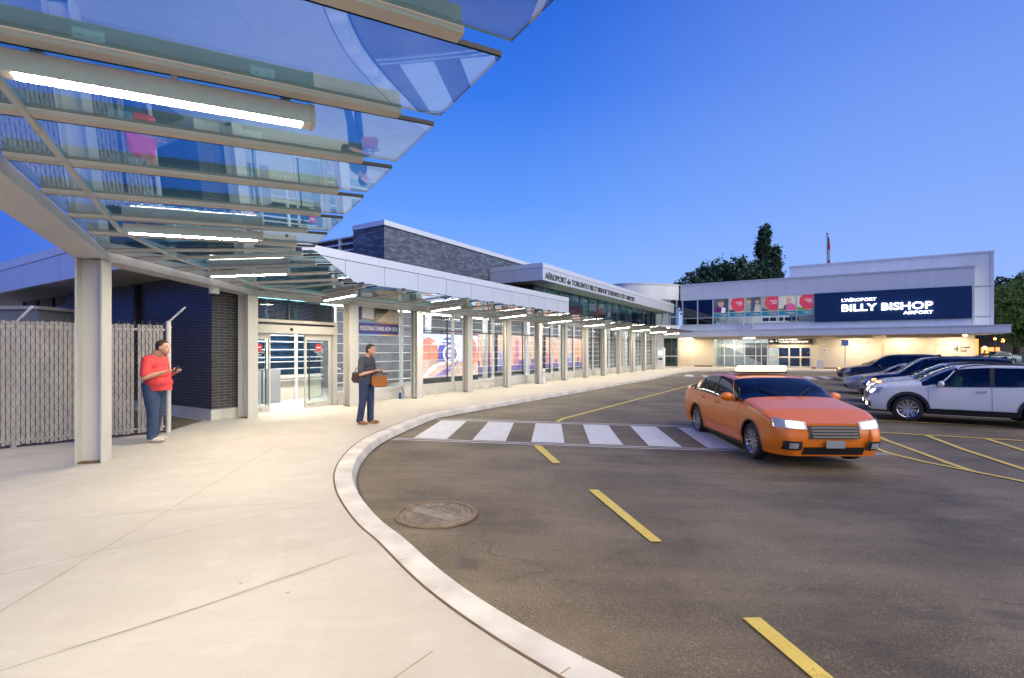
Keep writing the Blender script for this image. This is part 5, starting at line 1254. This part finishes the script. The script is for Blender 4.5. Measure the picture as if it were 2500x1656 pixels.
        m = MB(); xx = L-.03; m.box(T(L+.0, side*(W*.36), hl0+.18), (.05, .22, .22), ex, ey, UP); m.build('tail_light', M['tail'], t)
    gw = P['hly'][0]-.02
    gr_ = frontpatch('grille', -gw, gw, lambda f: P['gr'][0], lambda f: P['gr'][1], M['black'], .010)
    for k in range(4):
        z = P['gr'][0]+.03+(P['gr'][1]-P['gr'][0]-.06)*k/3; m = MB(); m.bar(frontpt(-gw+.04, z, .022), frontpt(gw-.04, z, .022), .014, .022); m.build('grille_bar', M['chrome'], gr_)
    frontpatch('lower_intake', -WN*.52, WN*.52, lambda f: P['sill']+.03, lambda f: P['sill']+.16, M['black'], .012)
    m = MB(); m.box(frontpt(0, P['gr'][0]-.09, .02), (.012, .30, .12), ex, ey, UP); m.build('number_plate', M['grey'], t, bevel=.003)
    if P.get('rail'):
        for side in (1, -1):
            m = MB(); K = 16; pts = []
            for i in range(K+1):
                xx = P['rail'][0]+(P['rail'][1]-P['rail'][0])*i/K; s_ = section(xx)[NL+NG+1]; h = .05*math.sin(math.pi*i/K)**.35; pts.append(T(xx, side*s_[0], s_[1]+.01+h))
            m.tube(pts, .016, 8); m.build('roof_rail', M['plast'] if not clad else M['plast'], t, smooth=True)
    m = MB(); xx = P['rhd']-.15; m.prism([T(xx-.14, .012, ztop(xx-.14)), T(xx+.09, .012, ztop(xx+.09)), T(xx+.07, .012, ztop(xx)+.07)], -ey*.024)
    m.build('antenna_fin', paint_, t)
    for side in (1, -1):
        m = MB(); m.bar(T(gh0-.02, side*.12, ztop(gh0)+.02), T(gh0+.28, side*(.12+.35), ztop(gh0+.28)+.025), .014, .014); m.build('wiper', M['black'], t)
    return t, T, dict(ztop=ztop, zbel=zbel, section=section, ex=ex, ey=ey, surf=surf)
def paintm(name, c, met=.0, rough=.25):
    k = NT(name); b = k.b; o = k.obj(); n = k.noise(o, 2.5, 4)
    k.link(k.mixc(k.rng(n, .4, .8, 0, .12), c, tuple(x*.7+.03 for x in c)), b.inputs['Base Color'])
    b.inputs['Metallic'].default_value = met; b.inputs['Roughness'].default_value = rough; b.inputs['Coat Weight'].default_value = .55; b.inputs['Coat Roughness'].default_value = .05
    return k.m
SUVP = dict(L=4.64, W=1.88, H=1.64, wr=.365, xf=.92, xr=3.62, sill=.30, nose=.66, gh=(1.20, 4.55), hdr=2.02, rhd=4.12, sg=(1.52, 4.20),
    top=[(0, .90), (.12, .96), (.5, 1.02), (1.2, 1.12), (1.62, 1.38), (2.05, 1.57), (2.6, 1.62), (3.4, 1.61), (4.1, 1.54), (4.45, 1.25), (4.62, 1.12), (4.7, .98)],
    belt=[(0, .84), (.5, .93), (1.2, 1.0), (2.0, 1.02), (3.2, 1.06), (3.8, 1.14), (4.3, 1.28), (4.7, 1.0)],
    pillars=[(1.50, 0, .42, .05, 'b'), (2.62, 0, .04, .09, 'p'), (3.55, 0, .05, .05, 'p'), (4.10, 0, -.12, .20, 'b')], doors=(1.36, 2.66, 3.62), handles=(2.38, 3.40), hl=(.74, .86), hly=(.45, .86), hlr=(.03, .10), gr=(.60, .84), fogz=.46, rail=(2.05, 4.05), spokes=10)
SEDP = dict(L=4.75, W=1.80, H=1.43, wr=.32, xf=.92, xr=3.68, sill=.22, nose=.66, gh=(1.35, 4.0), hdr=2.10, rhd=3.30, sg=(1.68, 3.72),
    top=[(0, .66), (.12, .72), (.5, .82), (1.35, .96), (1.8, 1.22), (2.15, 1.38), (2.6, 1.43), (3.2, 1.38), (3.6, 1.20), (4.0, 1.03), (4.5, .98), (4.75, .86)],
    belt=[(0, .62), (.5, .76), (1.35, .88), (2.2, .92), (3.5, .96), (4.3, .94), (4.75, .82)],
    pillars=[(1.66, 0, .42, .05, 'b'), (2.60, 0, .03, .06, 'p'), (3.40, 0, -.05, .20, 'b')], doors=(1.42, 2.62, 3.45), handles=(2.36, 3.18), hl=(.58, .70), hly=(.42, .80), hlr=(.02, .05), gr=(.46, .68), fogz=.36, spokes=7)
VANP = dict(SUVP); VANP.update(L=4.75, H=1.78, top=[(0, .96), (.12, 1.02), (.5, 1.08), (1.2, 1.16), (1.6, 1.48), (1.95, 1.72), (2.5, 1.77), (3.8, 1.77), (4.4, 1.70), (4.6, 1.2), (4.75, 1.0)], belt=[(0, .88), (.5, .98), (1.2, 1.05), (4.3, 1.10), (4.75, .95)], sg=(1.5, 4.45), rhd=4.38, gh=(1.18, 4.68),
    pillars=[(1.48, 0, .40, .05, 'b'), (2.60, 0, .04, .09, 'b'), (3.55, 0, .03, .09, 'b'), (4.28, 0, .0, .14, 'b')], rail=(2.0, 4.3))
def park(a, p, P): c = G(a, p-0-P['L']/2); return (c.x, c.y, zroad(c.x, c.y)+.012)
HD = (-V3.x, -V3.y)
white = paintm('pearl white paint', (.80, .82, .78)); white.node_tree.nodes['Principled BSDF'].inputs['Coat Weight'].default_value = .25; white.node_tree.nodes['Principled BSDF'].inputs['Specular IOR Level'].default_value = .35; silv = paintm('silver blue paint', (.34, .38, .46), .5, .3); navyp = paintm('dark blue paint', (.012, .022, .07), .3); blackp = paintm('black paint', (.008, .010, .02), .1); greyp = paintm('grey blue paint', (.05, .07, .13), .4)
s1, T1, I1 = car('parked_car', 'white crossover with headlights on, nearest in the parked row at the right edge', park(18.62, -1.22, SUVP), HD, SUVP, white, (1, 1, 0), 'cars parked nose in at the right', clad=True, driver=True)
P2_ = dict(SUVP); P2_['spokes'] = 5
car('parked_car', 'pale silver crossover with amber indicator, second in the parked row', park(21.3, -1.4, P2_), HD, P2_, paintm('pale silver paint', (.50, .53, .55), .2), (1, 0, 1), 'cars parked nose in at the right', clad=True)
car('parked_car', 'dark blue tall crossover with black roof rails, third in the parked row', park(24.0, -1.35, VANP), HD, VANP, navyp, (0, 0, 0), 'cars parked nose in at the right', clad=True)
car('parked_car', 'silver blue sedan with its lights off, fourth in the parked row', park(28.3, -1.0, SEDP), HD, SEDP, silv, (0, 0, 0), 'cars parked nose in at the right')
car('parked_car', 'black wagon with pale headlights, fifth in the parked row', park(34.2, -1.2, VANP), HD, VANP, blackp, (0, 0, 0), 'cars parked nose in at the right')
car('parked_car', 'dark blue sedan with an amber lamp lit, farthest in the parked row', park(38.6, -1.0, SEDP), HD, SEDP, greyp, (0, 0, 1), 'cars parked nose in at the right')
# street cars far behind the fence
for q, (x, lab, pt) in enumerate(((53.5, 'pale blue sedan parked beyond the turquoise fence', silv), (60.5, 'dark sedan beyond the turquoise fence, partly behind the tree', greyp))):
    car('parked_car', lab, (x, 55, .0), (-1, 0), SEDP, pt, (0, 0, 0), 'cars beyond the turquoise fence')
# taxi
orange = paintm('orange taxi paint', (.86, .20, .008), 0, .32)
TX = dict(SEDP); TX.update(L=4.75, W=1.86, H=1.52, nose=.64, hl=(.66, .78), hly=(.42, .86), gr=(.52, .72), fogz=.40,
    top=[(0, .74), (.12, .80), (.5, .92), (1.25, 1.06), (1.7, 1.27), (2.05, 1.41), (2.6, 1.45), (3.3, 1.42), (3.8, 1.24), (4.2, 1.12), (4.55, 1.06), (4.75, .92)],
    belt=[(0, .68), (.5, .84), (1.25, .94), (2.2, .98), (3.5, 1.02), (4.3, 1.0), (4.75, .86)], gh=(1.25, 4.15), hdr=2.0, rhd=3.5, sg=(1.58, 3.9), pillars=[(1.56, 0, .42, .05, 'b'), (2.60, 0, .03, .06, 'p'), (3.55, 0, -.05, .22, 'b')])
tloc = (5.22, 10.30); thd = Vector((-.02, -.999, 0)).normalized()
tx, TT, TI = car('taxi', 'orange taxi with lit roof sign and headlights driving towards the camera over the crosswalk', (tloc[0], tloc[1], zroad(*tloc)+.012), (thd.x, thd.y), TX, orange, (1, 0, 0))
rm = MB(); zt = TI['ztop'](2.5)
rm.box(TT(2.5, 0, zt+.035), (.30, 1.0, .03), TI['ex'], TI['ey'], UP); rb = rm.build('roof_sign_base', M['plast'], tx, bevel=.01)
rm = MB(); e_ = TI['ex']; rm.prism([TT(2.40, -.50, zt+.05), TT(2.60, -.50, zt+.05), TT(2.56, -.46, zt+.17), TT(2.44, -.46, zt+.17)], TI['ey']*1.0); rm.build('roof_sign', emit('taxi sign lit', (1.0, .72, .30), 1.5), tx, bevel=.02)
# green cloth visible as driver in the white crossover: a seated person
# ------------------------------------------------------------------ people
M['skin'] = mk('skin', (.56, .30, .20), .5, var=.08, scale=6); M['hairb'] = mk('brown hair', (.045, .025, .014), .6, var=.4, scale=30); M['hairk'] = mk('dark hair', (.015, .011, .009), .6, var=.4, scale=30)
M['tee'] = mk('red cotton', (.72, .055, .06), .8, var=.12, scale=5, bump=.2); M['polo'] = mk('charcoal polo', (.055, .06, .075), .8, var=.2, scale=6, bump=.2)
M['jean'] = mk('blue denim', (.035, .06, .13), .8, var=.45, scale=4, bump=.3); M['jean2'] = mk('dark denim', (.025, .045, .11), .8, var=.4, scale=5, bump=.3)
M['shoe_w'] = mk('cream trainers', (.62, .55, .45), .6); M['shoe_b'] = mk('tan leather shoes', (.30, .12, .04), .5); M['sole'] = mk('shoe sole', (.4, .33, .22), .7)
for q_ in ('tee', 'polo', 'jean', 'jean2'):
    k_ = NT('x'); bpy.data.materials.remove(k_.m)
    nt_ = M[q_].node_tree; b_ = nt_.nodes['Principled BSDF']; tcn = nt_.nodes.new('ShaderNodeTexCoord'); mp_ = nt_.nodes.new('ShaderNodeMapping'); mp_.inputs['Scale'].default_value = (7, 7, 3.2); mp_.inputs['Rotation'].default_value = (.5, .35, .2)
    nz_ = nt_.nodes.new('ShaderNodeTexNoise'); nz_.inputs['Scale'].default_value = 1.6; nz_.inputs['Detail'].default_value = 3; nz_.inputs['Distortion'].default_value = 1.2
    bp_ = nt_.nodes.new('ShaderNodeBump'); bp_.inputs['Strength'].default_value = .55; bp_.inputs['Distance'].default_value = .04
    nt_.links.new(tcn.outputs['Object'], mp_.inputs[0]); nt_.links.new(mp_.outputs[0], nz_.inputs['Vector']); nt_.links.new(nz_.outputs['Fac'], bp_.inputs['Height']); nt_.links.new(bp_.outputs[0], b_.inputs['Normal'])
M['leather'] = mk('orange brown leather', (.34, .115, .018), .45, var=.2, scale=5); M['bagd'] = mk('dark brown bag', (.06, .028, .018), .5, var=.3)
def limb(m, pts, rs, n=14):
    for i in range(len(pts)-1):
        m.cyl(pts[i], pts[i+1], rs[i], rs[i+1], n)
    for p, r in zip(pts, rs): m.ell(p, (r, r, r), n, 8)
def person(label, loc, face, Hs, fat, hair, shirt, trousers, shoe, elbowR, handR, elbowL, handL, group=None, headdown=.25, stance=.13, feet=None, belly=0, cat='person'):
    """local frame: f forward, l left (of the person), z up; lengths scale with height Hs"""
    f = Vector((math.cos(face), math.sin(face), 0)); l = Vector((-f.y, f.x, 0)); o = Vector(loc)
    t = thing('person', label, cat, loc, 0, group); k = Hs/1.75
    def P(x, y, z): return o+(f*x+l*y+UP*z)*k
    def el(m, x, y, z, rx, ry, rz_, n=18): m.ell(P(x, y, z), (rx*k, ry*k, rz_*k), n, 12, ex=f, ey=l)
    feet = feet or [(.02, -stance, 0), (-.02, stance, 0)]
    b = MB()
    # head with face, neck
    hx = .03+headdown*.10; hz = 1.625-headdown*.03
    el(b, hx, 0, hz, .098, .078, .118); el(b, hx+.035, 0, hz-.062, .066, .058, .062); el(b, hx+.095, 0, hz-.022, .020, .014, .022); el(b, hx+.075, 0, hz+.02, .022, .055, .016)
    for s_ in (-1, 1): el(b, hx-.005, s_*.080, hz-.012, .020, .012, .032, 10)
    el(b, hx+.078, 0, hz-.068, .018, .028, .010, 10)
    limb(b, [P(-.01, 0, 1.40), P(.01+headdown*.04, 0, 1.50), P(hx-.01, 0, 1.56)], [.066*k*fat, .062*k*fat, .058*k])
    # torso
    fb = fat
    el(b, -.0, 0, 1.30, .105*fb, .165*fb**.6, .14); el(b, .0, 0, 1.12, .10*fb, .145*fb, .16); el(b, 0, 0, .95, .105*fb, .155*fb, .12)
    hip = [P(0, s_*.088*fb**.4, .90) for s_ in (-1, 1)]
    for s_, h_, ft in ((-1, hip[0], feet[0]), (1, hip[1], feet[1])):
        an = P(ft[0]-.04, ft[1], .085); kn = h_.lerp(an, .49)+f*.02*k
        limb(b, [h_, h_.lerp(kn, .5), kn, kn.lerp(an, .35), an], [.088*k*fb**.5, .075*k*fb**.5, .055*k*fb**.3, .055*k*fb**.3, .036*k])
        el(b, ft[0]+.03, ft[1], .045, .115, .042, .038)
    def arm(s_, elb, hnd, phone=False):
        sh = P(-.0, s_*.185*fb**.45, 1.375); e_ = P(*elb); h_ = P(*hnd)
        limb(b, [sh, sh.lerp(e_, .5), e_, e_.lerp(h_, .35), h_], [.050*k*fb**.6, .045*k*fb**.5, .038*k*fb**.4, .036*k*fb**.4, .025*k])
        d = (h_-e_).normalized(); up_ = UP; sd = d.cross(up_).normalized(); up_ = sd.cross(d)
        pc_ = h_+d*.045*k; b.ell(pc_, (.050*k, .040*k, .018*k), 12, 8, ex=d, ey=sd, ez=up_)
        for i, (fl, sp_) in enumerate(((.062, -.030), (.072, -.010), (.068, .010), (.054, .029))):
            r0 = h_+d*.082*k+sd*sp_*k; q1 = r0+d*fl*.45*k+up_*.006*k; q2 = q1+d*fl*.25*k+up_*.024*k
            limb(b, [r0, q1, q2], [.0095*k, .009*k, .0075*k], 8)
        r0 = h_+d*.02*k-sd*s_*.03*k; limb(b, [r0, r0+(d*.7-sd*s_*.6).normalized()*.035*k+up_*.01, r0+d*.055*k-sd*s_*.022*k+up_*.028*k], [.012*k, .0105*k, .009*k], 8)
        return h_, d, sd, up_
    hR = arm(-1, elbowR, handR); hL = arm(1, elbowL, handL)
    remeshed(b, 'body', M['skin'], t, .0085, 3)
    m = MB(); 
    for s_ in (-1, 1): el(m, hx+.0875, s_*.030, hz+.008, .010, .011, .008, 10)
    m.build('eyes', M['black'], t, smooth=True)
    # hair
    m = MB(); el(m, hx-.022, 0, hz+.030, .098, .084, .102); el(m, hx-.045, 0, hz-.02, .068, .078, .075); el(m, hx+.020, 0, hz+.088, .055, .062, .034)
    remeshed(m, 'hair', hair, t, .011, 3)
    # shirt
    c = MB(); g = 1.0
    el(c, -.0, 0, 1.31, .125*fb, .195*fb**.6, .135); el(c, .01+belly*.5, 0, 1.14, .120*fb+belly*.4, .165*fb, .17); el(c, .01+belly, 0, 1.0, .122*fb+belly*.4, .170*fb, .13)
    c.cyl(P(.01+belly*.6, 0, .865), P(.01+belly*.5, 0, 1.05), .155*k*fb, .150*k*fb, 24)
    limb(c, [P(-.0, -.15, 1.40), P(0, .15, 1.40)], [.072*k, .072*k]); c.cyl(P(-.01, 0, 1.42), P(0, 0, 1.465), .085*k, .075*k)
    for s_, elb in ((-1, elbowR), (1, elbowL)):
        sh = P(-.0, s_*.185*fb**.45, 1.375); e_ = P(*elb); limb(c, [sh, sh.lerp(e_, .45), sh.lerp(e_, .82)], [.070*k*fb**.5, .064*k*fb**.5, .060*k*fb**.5])
    remeshed(c, 'shirt', shirt, t, .013, 5)
    # trousers
    c = MB(); el(c, 0, 0, .93, .118*fb, .165*fb, .11); c.cyl(P(0, 0, .90), P(0, 0, 1.0), .14*k*fb, .145*k*fb, 20)
    for s_, h_, ft in ((-1, hip[0], feet[0]), (1, hip[1], feet[1])):
        an = P(ft[0]-.04, ft[1], .075); kn = h_.lerp(an, .49)+f*.022*k
        limb(c, [h_, h_.lerp(kn, .5), kn, kn.lerp(an, .5)], [.112*k*fb**.5, .098*k*fb**.5, .080*k*fb**.3, .074*k*fb**.2]); c.cyl(kn.lerp(an, .5), an-UP*.02*k, .074*k*fb**.2, .070*k*fb**.1, 16)
        for q in (.15, .3): c.ell(kn.lerp(an, .5+q)+f*.004, (.078*k, .078*k, .02*k), 14, 6)
    remeshed(c, 'trousers', trousers, t, .013, 4)
    for s_, ft in ((-1, feet[0]), (1, feet[1])):
        c = MB(); el(c, ft[0]+.045, ft[1]+s_*.008, .045, .135, .050, .042); el(c, ft[0]-.045, ft[1], .065, .055, .045, .055); sh_ = remeshed(c, 'shoe', shoe, t, .010, 3)
        c = MB(); c.ell(P(ft[0]+.035, ft[1]+s_*.006, .010), (.142*k, .052*k, .012*k), 18, 6, ex=f, ey=l); c.build('sole', M['sole'], sh_, smooth=True)
    return t, P, f, l, hR, hL, k
# man in red
A1 = person('heavy set man in a red t-shirt looking down at his phone by the fence', (-6.22, 8.62, 0), R(4), 1.80, 1.34, M['hairb'], M['tee'], M['jean'], M['shoe_w'],
    (.02, -.30, 1.10), (.29, -.17, 1.19), (.02, .30, 1.10), (.27, .12, 1.17), headdown=1.0, feet=[(.05, -.10, 0), (-.06, .13, 0)], belly=.06)
t, P, f, l, hR, hL, k = A1
ph = thing('phone', 'small dark phone held by the man in the red t-shirt', 'phone', P(.42, -.12, 1.24))
m = MB(); c = P(.385, -.10, 1.235); dd = (f*.75+UP*.55).normalized(); m.box(c, (.14, .072, .010), dd, l, dd.cross(l)); m.build('case', M['black'], ph, bevel=.003)
m = MB(); m.box(c-dd.cross(l)*(-.006 if dd.cross(l).z > 0 else .006), (.125, .062, .001), dd, l, dd.cross(l)); m.build('screen', emit('phone screen', (.6, .7, 1), 1.0), ph)
m = MB()
for s_ in (-1, 1): m.ell(P(.225, s_*.034, 1.615), (.006, .024*k, .018*k), 10, 8, ex=f, ey=l); m.bar(P(.22, s_*.060, 1.62), P(.12, s_*.082, 1.61), .004, .006)
m.bar(P(.226, -.012, 1.618), P(.226, .012, 1.618), .004, .005); gl = m.build('glasses', M['pane'], t)
# man with bags
A2 = person('slim man in a charcoal polo and jeans standing on the pavement before the purple banner', (-3.12, 10.62, 0), R(-18), 1.745, 1.0, M['hairk'], M['polo'], M['jean2'], M['shoe_b'],
    (.03, -.27, 1.08), (.26, -.14, 1.15), (.02, .26, 1.08), (.26, .10, 1.13), headdown=.8, feet=[(-.07, -.10, 0), (.06, .11, 0)])
t, P, f, l, hR, hL, k = A2
def bag(name, label, c, w_, h_, d_, mat, fx_, strap):
    b = thing(name, label, 'bag', (c.x, c.y, c.z-h_/2)); sd = Vector((-fx_.y, fx_.x, 0))
    m = MB(); m.box(c+UP*h_*.05, (w_*.86, d_*.62, h_*.86), fx_, sd, UP); m.ell(c-UP*h_*.12, (w_*.53, d_*.62, h_*.40), 20, 12, ex=fx_, ey=sd); m.ell(c-UP*h_*.2+fx_*w_*.2, (w_*.30, d_*.6, h_*.30), 16, 10, ex=fx_, ey=sd); remeshed(m, 'pouch', mat, b, .010, 8)
    m = MB(); m.box(c+UP*h_*.08-sd*(d_/2+.008), (w_*.86, .02, h_*.55), fx_, sd, UP); m.box(c-UP*h_*.28-sd*(d_/2+.010), (w_*.7, .02, h_*.30), fx_, sd, UP); m.build('flap', mat, b, bevel=.008)
    m = MB(); m.tube(strap, .012, 8); m.build('strap', M['bagd'], b, smooth=True)
    m = MB(); pts = [c+fx_*w_*.22*math.cos(R(a))+UP*(h_/2+.09*math.sin(R(a))) for a in range(0, 181, 20)]; m.tube(pts, .010, 8); m.build('handle', M['bagd'], b, smooth=True)
    return b
bc = P(.30, .03, .93); fx_ = (f*.75-l*.65).normalized(); fx_ = Vector((.97, .2, 0)).normalized()
bag('briefcase', 'orange brown leather briefcase hanging in front of the man in the charcoal polo', bc, .37, .25, .12, M['leather'], fx_, [bc+fx_*.19+UP*.14, P(.24, -.10, 1.13), P(.20, .08, 1.13), bc-fx_*.17+UP*.14])
bc2 = P(-.24, .02, 1.0)
bag('shoulder_bag', 'dark brown shoulder bag behind the hip of the man in the charcoal polo', bc2, .26, .24, .15, M['bagd'], fx_, [bc2+UP*.12, P(-.12, .10, 1.30), P(-.02, .16, 1.47), P(.10, .08, 1.32), P(.14, -.12, 1.10), bc2+UP*.10+fx_*.1])
m = MB(); c = P(.33, -.10, 1.17); m.box(c, (.13, .07, .010), f, l, UP); phn = thing('phone', 'pale phone in the hand of the man in the charcoal polo', 'phone', c); m.build('case', M['white'], phn, bevel=.003)

# driver in the white crossover, seen through the side window
x0 = 2.10; dr = thing('person', 'driver in a lime green vest and red cap seated in the nearest white crossover', 'person', T1(x0, 0, .6))
for yy in (.38,):
    b = MB(); c = T1(x0, yy, 1.0); f_ = I1['ex']; l_ = I1['ey']
    def Q(x, y, z): return c+f_*x+l_*y+UP*z
    b.ell(Q(0, 0, .0), (.13, .19, .30), 16, 12, ex=f_, ey=l_); b.ell(Q(.04, 0, .42), (.095, .08, .12), 16, 12, ex=f_, ey=l_); limb(b, [Q(0, 0, .25), Q(.02, 0, .36)], [.06, .055]); b.ell(Q(.13, 0, .40), (.02, .014, .02), 8, 6, ex=f_, ey=l_)
    for s_ in (-1, 1): limb(b, [Q(0, s_*.18, .20), Q(.16, s_*.24, -.02), Q(.42, s_*.14, .08)], [.05, .04, .028]); limb(b, [Q(.05, s_*.1, -.26), Q(.42, s_*.12, -.20)], [.09, .07])
    remeshed(b, 'body', M['skin'], dr, .012, 3)
    b = MB(); b.ell(Q(0, 0, .0), (.15, .215, .30), 16, 12, ex=f_, ey=l_); limb(b, [Q(0, -.16, .22), Q(0, .16, .22)], [.075, .075])
    for s_ in (-1, 1): limb(b, [Q(0, s_*.18, .20), Q(.13, s_*.23, .02)], [.07, .06])
    remeshed(b, 'vest', mk('lime safety vest', (.25, .75, .08), .6, var=.1), dr, .014, 4)
    b = MB(); b.ell(Q(.02, 0, .47), (.105, .088, .09), 14, 10, ex=f_, ey=l_); b.build('cap', M['red'], dr, smooth=True)
